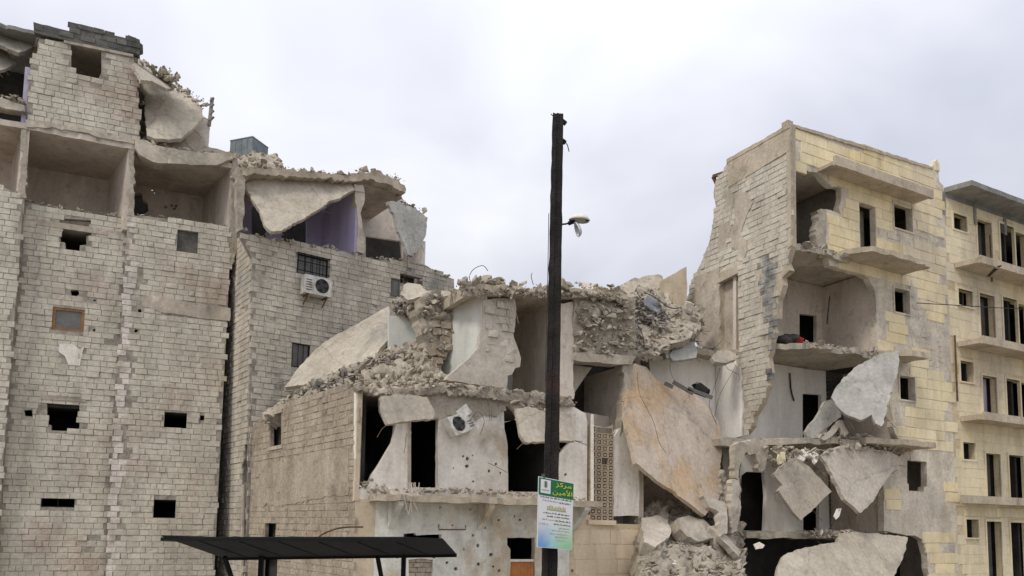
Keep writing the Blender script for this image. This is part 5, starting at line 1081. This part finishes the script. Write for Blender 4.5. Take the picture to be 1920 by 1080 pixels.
# ================================================================== building E: at the right edge
E = thing('apartment_building', (19, 31, 0), 'pale yellow apartment building at the right edge with stacked balconies and dark eave', 'building', GRP)
PE = [(9.02, 0), (22.5, 0), (22.5, 15.75), (9.02, 15.75)]
wins = [(1788, 403, 1813, 432), (1797, 544, 1824, 574), (1801, 678, 1825, 716), (1806, 830, 1829, 862), (1812, 974, 1835, 1008)]
doors = [(1833, 412, 1860, 487), (1838, 553, 1866, 638), (1843, 706, 1870, 782), (1850, 851, 1877, 936), (1853, 978, 1881, 1140)]
doors2 = [(1876, 423, 1902, 498), (1882, 560, 1908, 646), (1888, 712, 1913, 787), (1893, 854, 1920, 940), (1898, 980, 1924, 1140)]
HE = [FD.rect(*r) for r in wins+doors+doors2]
HE += [[(u+2.6, v) for u, v in h] for h in HE[5:15]]
we = sheet('front_wall', FD, PE, M['joint'], E, th=.24, holes=HE, w0=.03)
yE = Masonry('stone_panel', E, M['paleyellow'], chip=.03, bev=(.01, .025), keep=295)
yE.wall(we, FD, PE, HE, bw=1.1, bh=.37, gap=.006, proud=-.016, var=.002, skip=.004, w0=.0); yE.finish()
for h in HE[:15]:
    (u0, v0), _, (u1, v1), _ = h
    sheet('surround', FD, rectp(u0-.09, u1+.09, v0-.06, v1+.09), M['paleyellow'], E, th=.12, w0=-.02, holes=[rectp(u0, u1, v0, v1)])
for i, h in enumerate(HE[5:10]):
    (u0, v0), _, (u1, v1), _ = h
    sheet('door_leaf', FD, rectp(u0+.35 if i == 9 else u0, u1, v0, v1), M['lavender'] if i == 2 else M['boarding'], E, th=.05, w0=.42)
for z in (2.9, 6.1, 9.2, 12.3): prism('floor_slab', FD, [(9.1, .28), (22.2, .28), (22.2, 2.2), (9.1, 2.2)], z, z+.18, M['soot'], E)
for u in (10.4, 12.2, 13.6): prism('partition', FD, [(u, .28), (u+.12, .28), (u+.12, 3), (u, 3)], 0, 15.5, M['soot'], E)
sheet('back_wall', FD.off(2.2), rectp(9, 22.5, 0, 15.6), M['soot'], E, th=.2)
prism('end_wall', FD, [(22.3, .28), (22.5, .28), (22.5, 4), (22.3, 4)], 0, 15.6, M['paleyellow'], E)
prism('end_wall', FD, [(9.0, .28), (9.1, .28), (9.1, 3), (9.0, 3)], 0, 15.6, M['paleyellow'], E)
prism('roof_slab', FD, [(9.02, .0), (22.5, .0), (22.5, 4), (9.02, 4)], 15.6, 15.8, M['eave'], E)
for i, (x, y, wd_) in enumerate(((1837, 486, .9), (1842, 637, .9), (1845, 780, .9), (1805, 938, .5))):
    z = FD.off(-wd_).at(x, y)[1] if i < 3 else FD.at(1810, 938)[1]
    ua = FD.at((1790, 1795, 1801, 1803)[i], (500, 650, 790, 940)[i])[0]
    ub_ = FD.off(-wd_).at(x, y)[0]
    prism('balcony_slab', FD, [(ua, .0), (ua+.05, -.1), (ub_, -wd_), (22.4, -wd_), (22.4, .0)], z-.1, z+.1, M['balcony'], E, rag=.015 if i else .03)
    prism('balcony_edge', FD, [(ub_-.03, -wd_-.05), (22.45, -wd_-.05), (22.45, -wd_+.06), (ub_-.03, -wd_+.06)], z-.14, z+.16, M['balcony'], E)
    if i == 0: prism('soffit_crack', FD, [(ua+1.2, -.9), (ua+1.28, -1.1), (ua+2.2, -.1), (ua+2.1, -.05)], z-.115, z-.09, M['soot'], E)
rubble(line_items(FD.off(-.2), [(1805, 934), (1850, 934), (1920, 938)], 50, .03, .16, (-.2, .1), dv=(0, .06)), M['rubble'], E)
# dark sloping eave
ev = plane3(FD.pt(9.0, 15.0, 0), FD.pt(18.6, 15.0, 0), FD.pt(9.6, 16.05, -1.35))
zt = 15.3
prism('eave_slab', FD, [(9.06, -.05), (9.3, -.95), (22.6, -.95), (22.6, .02), (9.06, .02)], 15.78, 15.98, M['eave'], E, rag=.01)
for u in (9.05, 11.15, 13.3):
    hp = Plane(FD.pt(u, 0, 0), -FD.n, Vector((0, 0, 1)), FD.u)
    sheet('eave_bracket', hp, [(-.02, 14.85), (-.02, 15.77), (.88, 15.77), (.85, 15.7), (.4, 15.35), (.2, 15.05)], M['eave'], E, th=.18)
put('down_pipe', [tubev([FD.pt(9.25, 10.0, -.06), FD.pt(9.25, 7.4, -.06)], .035, 6)], M['rust'], E)
put('down_pipe', [tubev([FD.pt(11.95, 14.6, -.06), FD.pt(11.95, 12.6, -.06)], .03, 6)], M['rust'], E)
wire([FD.pt(*FD.at(x, y), -.4) for x, y in [(1700, 573), (1790, 578), (1860, 582), (1960, 586)]], .018, M['cable'], 'thin dark cable strung level across the right-hand building')
# ================================================================== pole, lamp, sign, canopy
pl_ = thing('utility_pole', (PD(1030, 1080, 12).x-.03, 12, 0), 'tall charred wooden utility pole with a broken street lamp', 'utility pole')
topP, botP = PD(1046, 216, 12.0), PD(1030, 1080, 12.0)
dirn = (topP-botP); base = botP+dirn*(-(botP.z)/dirn.z)
def pole_mesh():
    vs, fs = [], []; n = 60
    prof = [(-1, -1), (-.22, -1), (-.17, -.86), (.28, -.86), (.33, -1), (1, -1), (1, 1), (-1, 1)]
    for i in range(n+1):
        t = i/n; c = base+(topP-base)*t; hw = (.128*(1-t)+.083*t)
        for k, (x, y) in enumerate(prof):
            jx = .008*noise.noise(Vector((k*3.1, t*40, 0)))+(.012*noise.noise(Vector((k*7.1, t*90, 5))) if t > .6 else 0)
            vs.append(c+Vector((x*hw+jx, y*hw*.9+jx, (random.uniform(-.03, .03) if i == n else 0))))
    m_ = len(prof)
    for i in range(n):
        for k in range(m_): fs.append((i*m_+k, i*m_+(k+1) % m_, (i+1)*m_+(k+1) % m_, (i+1)*m_+k))
    fs.append(tuple(n*m_+k for k in range(m_)))
    return vs, fs
put('shaft', [pole_mesh()], M['wood'], pl_)
for (x, y, r) in ((1058, 226, .06), (1057, 262, .05)): put('splinter', [barv(PD(x-5, y, 12), PD(x+3, y+6, 12), .05, .06)], M['wood'], pl_)
put('splinter', [tubev([PD(1056, 262, 12), PD(1064, 272, 11.95), PD(1067, 284, 11.95)], .008, 4)], M['wood'], pl_)
put('splinter', [tubev([PD(1033, 214, 12), PD(1040, 220, 11.9)], .008, 4)], M['wood'], pl_)
put('lamp_arm', [tubev([PD(1050, 421, 12), PD(1060, 420, 11.9), PD(1070, 418, 11.85)], .014, 6), tubev([PD(1066, 419, 11.87), PD(1078, 415, 11.82)], .035, 8, .03)], M['black'], pl_)
def dome(c, ax, rx, ry, rz, m, nm, half=True, cut=0):
    bm = bmesh.new(); bmesh.ops.create_uvsphere(bm, u_segments=18, v_segments=10, radius=1)
    if half: bmesh.ops.delete(bm, geom=[v for v in bm.verts if v.co.z < cut], context='VERTS')
    for v in bm.verts: v.co = Vector((v.co.x*rx*(1-.18*v.co.x), v.co.y*ry, v.co.z*rz))
    me = bpy.data.meshes.new(nm); bm.to_mesh(me); bm.free(); me.polygons.foreach_set('use_smooth', [True]*len(me.polygons))
    me.transform(Matrix.Translation(c) @ ax.to_matrix().to_4x4()); o = link(me, nm, m, pl_)
    s_ = o.modifiers.new('thick', 'SOLIDIFY'); s_.thickness = .008; return o
dome(PD(1089, 414, 11.8), Euler((0, R(4), 0)), .165, .12, .105, M['lampshell'], 'lamp_shell', cut=-.15)
gl = dome(PD(1083, 421, 11.8), Euler((0, R(72), R(10))), .125, .09, .075, M['glass'], 'lamp_glass', cut=-.1)
gl.data.transform(Matrix.Translation(Vector((-.01, 0, -.10))))
put('lamp_hinge', [barv(PD(1082, 418, 11.8), PD(1084, 426, 11.8), .03, .03), barv(PD(1098, 414, 11.8), PD(1106, 413, 11.8), .02, .02)], M['black'], pl_)
wire([PD(1029, 400, 11.9), PD(1027, 520, 11.9), PD(1024, 640, 11.9), PD(1022, 760, 11.88)], .006, M['cable'], parent=pl_, name='loose_wire')
# sign
SP = px3((1010, 895, 11.7), (1076, 906, 11.82), (1007, 1027, 11.7))
sg = thing('notice_board', SP.pt(*SP.at(1040, 1030)), 'white notice board with green header and yellow lettering fixed to the pole', 'sign')
TL, TR, BR, BL = [SP.at(*p) for p in ((1010, 893), (1076, 906), (1072, 1031), (1007, 1026))]
def sq(x, y):   # 0..1 board coordinates
    a = (TL[0]+(TR[0]-TL[0])*x, TL[1]+(TR[1]-TL[1])*x); b = (BL[0]+(BR[0]-BL[0])*x, BL[1]+(BR[1]-BL[1])*x)
    return (a[0]+(b[0]-a[0])*y, a[1]+(b[1]-a[1])*y)
def sp(name, L, m, w, th=.003, parent=None): return sheet(name, SP, [sq(*p) for p in L], m, parent or sg, th=th, w0=w)
def rq(x0, x1, y0, y1): return [(x0, y1), (x1, y1), (x1, y0), (x0, y0)]
board = sp('board', rq(0, 1, 0, 1), M['signwhite'], 0, .03)
def printmat():
    m = bpy.data.materials.new('board_print'); m.use_nodes = True; nt = m.node_tree; b = nt.nodes['Principled BSDF']; b.inputs['Roughness'].default_value = .45
    tcn = N(nt, 'ShaderNodeAttribute', attribute_name='uvp'); sxn = N(nt, 'ShaderNodeSeparateXYZ'); nt.links.new(tcn.outputs['Vector'], sxn.inputs[0])
    nz = N(nt, 'ShaderNodeTexNoise'); nz.inputs['Scale'].default_value = 3.5; nt.links.new(tcn.outputs['Vector'], nz.inputs['Vector'])
    ad = N(nt, 'ShaderNodeMath', operation='MULTIPLY_ADD'); ad.inputs[1].default_value = .35; nt.links.new(nz.outputs['Fac'], ad.inputs[0]); nt.links.new(sxn.outputs['Y'], ad.inputs[2])
    ra = N(nt, 'ShaderNodeMapRange'); ra.inputs['From Min'].default_value = .62; ra.inputs['From Max'].default_value = 1.12; nt.links.new(ad.outputs[0], ra.inputs['Value'])
    cx = N(nt, 'ShaderNodeValToRGB'); e = cx.color_ramp.elements; e[0].position = .2; e[0].color = (.16, .33, .60, 1); e[1].position = .7; e[1].color = (.28, .56, .30, 1)
    k = e.new(.42); k.color = (.35, .58, .62, 1); nt.links.new(sxn.outputs['X'], cx.inputs['Fac'])
    mx = N(nt, 'ShaderNodeMix', data_type='RGBA'); mx.inputs[6].default_value = (.72, .71, .70, 1)
    nt.links.new(ra.outputs['Result'], mx.inputs['Factor']); nt.links.new(cx.outputs['Color'], mx.inputs[7]); nt.links.new(mx.outputs[2], b.inputs['Base Color'])
    return m
def print_panel():
    n = 10; vs, fs, at = [], [], []
    for j in range(n+1):
        for i in range(n+1):
            x, y = i/n, j/n; X, Y = .015+.97*x, .275+.715*y; a = sq(X, Y); vs.append(SP.pt(a[0], a[1], -.003)); at.append((x, y, 0))
    for j in range(n):
        for i in range(n): a = j*(n+1)+i; fs.append((a+n+1, a+n+2, a+1, a))
    me = mesh('print', vs, fs); t = me.attributes.new('uvp', 'FLOAT_VECTOR', 'POINT'); t.data.foreach_set('vector', np.array(at, 'f').ravel())
    return link(me, 'print', printmat(), board)
print_panel()
hd = sp('header', rq(.01, .99, .01, .255), M['signgreen'], -.005)
lg = sp('emblem_panel', rq(.06, .34, .03, .225), M['signwhite'], -.009, parent=hd)
def text(s, size, x0, x1, y0, y1, m, parent, w):
    cu = bpy.data.curves.new('lettering', 'FONT'); cu.body = s; cu.size = 1; cu.resolution_u = 3
    o = bpy.data.objects.new('lettering', cu); COL.objects.link(o)
    bpy.context.view_layer.update()
    me = bpy.data.meshes.new_from_object(o.evaluated_get(bpy.context.evaluated_depsgraph_get())); bpy.data.objects.remove(o); bpy.data.curves.remove(cu)
    co = np.array([tuple(v.co) for v in me.vertices])
    if not len(co): return None
    mn, mx_ = co.min(0), co.max(0); sc = (mx_-mn); sc[sc < 1e-6] = 1
    for v, c in zip(me.vertices, co):
        a = sq(x0+(x1-x0)*(c[0]-mn[0])/sc[0], y1+(y0-y1)*(c[1]-mn[1])/sc[1]); v.co = SP.pt(a[0], a[1], w)
    me.name = 'lettering'; return link(me, 'lettering', m, parent)
AR = lambda s: s
L1 = 'مركز'; L2 = 'الأمين'
def shape_ar(codes): return ''.join(chr(c) for c in reversed(codes))
# presentation forms, written right to left
L1 = shape_ar([0xFEE3, 0xFEAE, 0xFEDB, 0xFEB0]); L2 = shape_ar([0xFE8D, 0xFEF7, 0xFEE3, 0xFEF4, 0xFEE6])
text(L1, 1, .48, .93, .03, .115, M['signyellow'], hd, -.010)
text(L2, 1, .40, .96, .13, .23, M['signyellow'], hd, -.010)
# emblem: small building-like mark with a line under it
sp('emblem_mark', rq(.15, .25, .055, .13), M['inkgrey'], -.013, parent=lg); sp('emblem_mark', rq(.18, .22, .05, .14), M['ink'], -.0165, parent=lg); sp('emblem_mark', rq(.10, .30, .17, .185), M['inkgrey'], -.013, parent=lg)
# lines of small print
rl = random.Random(4)
lines = [(.28, .06, .95, 'ink'), (.325, .12, .9, 'inkgrey'), (.335, .6, .92, 'ink'), (.50, .15, .9, 'ink'), (.545, .25, .92, 'ink'), (.595, .12, .88, 'inkgrey'), (.60, .5, .93, 'ink'), (.65, .45, .93, 'ink'), (.70, .6, .93, 'inkgrey'), (.74, .4, .92, 'inkgrey'), (.79, .35, .85, 'inkgrey'), (.83, .5, .88, 'inkgrey'), (.88, .55, .8, 'inkgrey'), (.66, .05, .3, 'inkgrey')]
for y, xa, xb, mm in lines:
    parts = []; x = xa
    while x < xb:
        wd_ = rl.uniform(.03, .10); h = rl.uniform(.008, .014)
        L_ = [sq(*p) for p in rq(x, min(x+wd_, xb), y-h/2, y+h/2)]
        vs = [SP.pt(a[0], a[1], -.007) for a in L_]; parts.append((vs, [(0, 1, 2, 3)]))
        if rl.random() < .6:
            xx = x+rl.uniform(0, wd_*.7); L_ = [sq(*p) for p in rq(xx, xx+.012, y-.018, y-.002)]; parts.append(([SP.pt(a[0], a[1], -.008) for a in L_], [(0, 1, 2, 3)]))
        x += wd_+rl.uniform(.012, .03)
    v, f = join(parts); link(mesh('text_line', v, f), 'text_line', M[mm], board)
parts = []
for x in np.arange(.26, .78, .045):
    h = rl.uniform(.03, .06); L_ = [sq(*p) for p in rq(x, x+.022, .44-h, .45)]; parts.append(([SP.pt(a[0], a[1], -.008) for a in L_], [(0, 1, 2, 3)]))
L_ = [sq(*p) for p in rq(.25, .80, .442, .454)]; parts.append(([SP.pt(a[0], a[1], -.0075) for a in L_], [(0, 1, 2, 3)]))
v, f = join(parts); link(mesh('text_line', v, f), 'text_line', mat('olive_ink', (.33, .33, .10), (.40, .40, .14), 2, tone=0, bump=0), board)
put('fixing', [barv(SP.pt(*sq(.13, -.05), .01), SP.pt(*sq(.13, .02), .01), .05, .02)], M['boarding'], sg)
# canopy: a tilted sheet roof on posts
CP = px3((303, 1007, 11.0), (760, 1009, 11.0), (640, 1046, 12.6))
cn = thing('canopy', (PD(580, 1047, 12).x, 12, 0), 'low black sheet-metal canopy roof on thin posts in front of the ruins', 'canopy')
rp = CP.poly([(303, 1006), (400, 1009), (760, 1009), (830, 1012), (856, 1041), (424, 1048)])
sheet('roof_panel', CP, rp, M['black'], cn, th=.02)
for i in range(1, 12, 2):
    x0 = 320+(760-320)*i/12; x1 = 430+(850-430)*i/12
    put('roof_rib', [barv(CP.pt(*CP.at(x0, 1009), -.004), CP.pt(*CP.at(x1, 1046), -.004), .03, .008)], M['black'], cn)
put('edge_beam', [barv(CP.pt(*CP.at(424, 1047), .0), CP.pt(*CP.at(856, 1041), .0), .06, .06)], M['black'], cn)
put('edge_beam', [barv(CP.pt(*CP.at(303, 1007), -.03), CP.pt(*CP.at(762, 1009), -.03), .05, .05)], M['black'], cn)
for x in (490, 757):
    p = PD(x, 1048, 12.5); put('post', [barv((p.x, p.y, 0), (p.x, p.y, p.z+.06), .07, .07)], M['black'], cn)
for a, b in (((421, 1044), (450, 1130)), ((708, 1044), (724, 1130))):
    put('brace', [barv(PD(*a, 12.2), PD(*b, 12.7), .055, .055)], M['black'], cn)
    q = PD(*b, 12.7); put('brace_post', [barv((q.x, q.y, 0), (q.x, q.y, q.z+.04), .055, .055)], M['black'], cn)
wire([PD(x, y, 13) for x, y in [(598, 1006), (612, 998), (632, 991), (655, 988), (681, 988)]], .016, M['rust'], 'bent dark rod curving up from the canopy roof', 'rod', 'bent_rod')
# ================================================================== hanging wires
k = 0
for pts, Y, lab in (([(1262, 640), (1256, 690), (1270, 720), (1285, 735)], 26.2, 'loose cable hanging left of the pale trapezoid fragment'), ([(1350, 690), (1338, 730), (1330, 760), (1345, 800), (1350, 830)], 26.6, 'loose cable bowed before the white corner'),
                   ([(1388, 668), (1372, 700), (1350, 740), (1340, 780)], 26.6, 'loose cable slanting from the side wall to the stained slab'), ([(1305, 640), (1330, 655), (1345, 648), (1352, 640)], 26.6, 'short loop of wire over the white corner'),
                   ([(1195, 700), (1200, 740), (1225, 790), (1236, 830), (1250, 850)], 24.0, 'long crack-like cable lying down the stained slab'),                    ([(880, 790), (896, 772), (908, 790), (900, 815)], 20.6, 'cable looped beside the battered cooling unit'), ):
    wire([PD(x, y, Y) for x, y in pts], .007, M['cable'], lab)
    k += 1
tw = [tubev([PD(x+random.uniform(-9, 9), 905, 19.4), PD(x+random.uniform(-9, 9), 930, 19.3), PD(x+random.uniform(-11, 11), 955+random.uniform(-10, 12), 19.4)], .012, 4) for x in [772+random.uniform(-10, 10) for _ in range(11)]]
top(put('rag_bundle', tw, M['slabpink']), 'frayed pinkish strips dangling from the balcony ledge edge', 'rags')
for pts, lab in (([(1000, 534), (996, 518), (998, 512)], 'short upright rod on the middle roof left of the pole'), ([(886, 534), (880, 520), (888, 505), (905, 498), (915, 508)], 'curled rebar sprouting from the middle roof edge'), ([(660, 762), (770, 738)], None)):
    if lab: wire([PD(x, y, 24.4) for x, y in pts], .012, M['cable'], lab, 'rebar', 'rebar')
# the strip of torn reinforcement over the remnant wall
for i in range(4):
    x = 924+i*10
    wire([FC.pt(*FC.at(x+random.uniform(-2, 2), 560), -.08), FC.pt(*FC.at(x+8+random.uniform(-4, 4), 585), -.12), FC.pt(*FC.at(x+12+random.uniform(-5, 8), 612+random.uniform(-10, 25)), -.06)], .010, M['rubble'], parent=C_, name='torn_reinforcement')
for i in range(5):
    x = 880+i*14
    wire([FC.pt(*FC.at(x, 742), -.14), FC.pt(*FC.at(x+random.uniform(-6, 6), 765), -.16), FC.pt(*FC.at(x+random.uniform(-14, 14), 790), -.1)], .006, M['rubbledark'], parent=C_, name='torn_reinforcement')
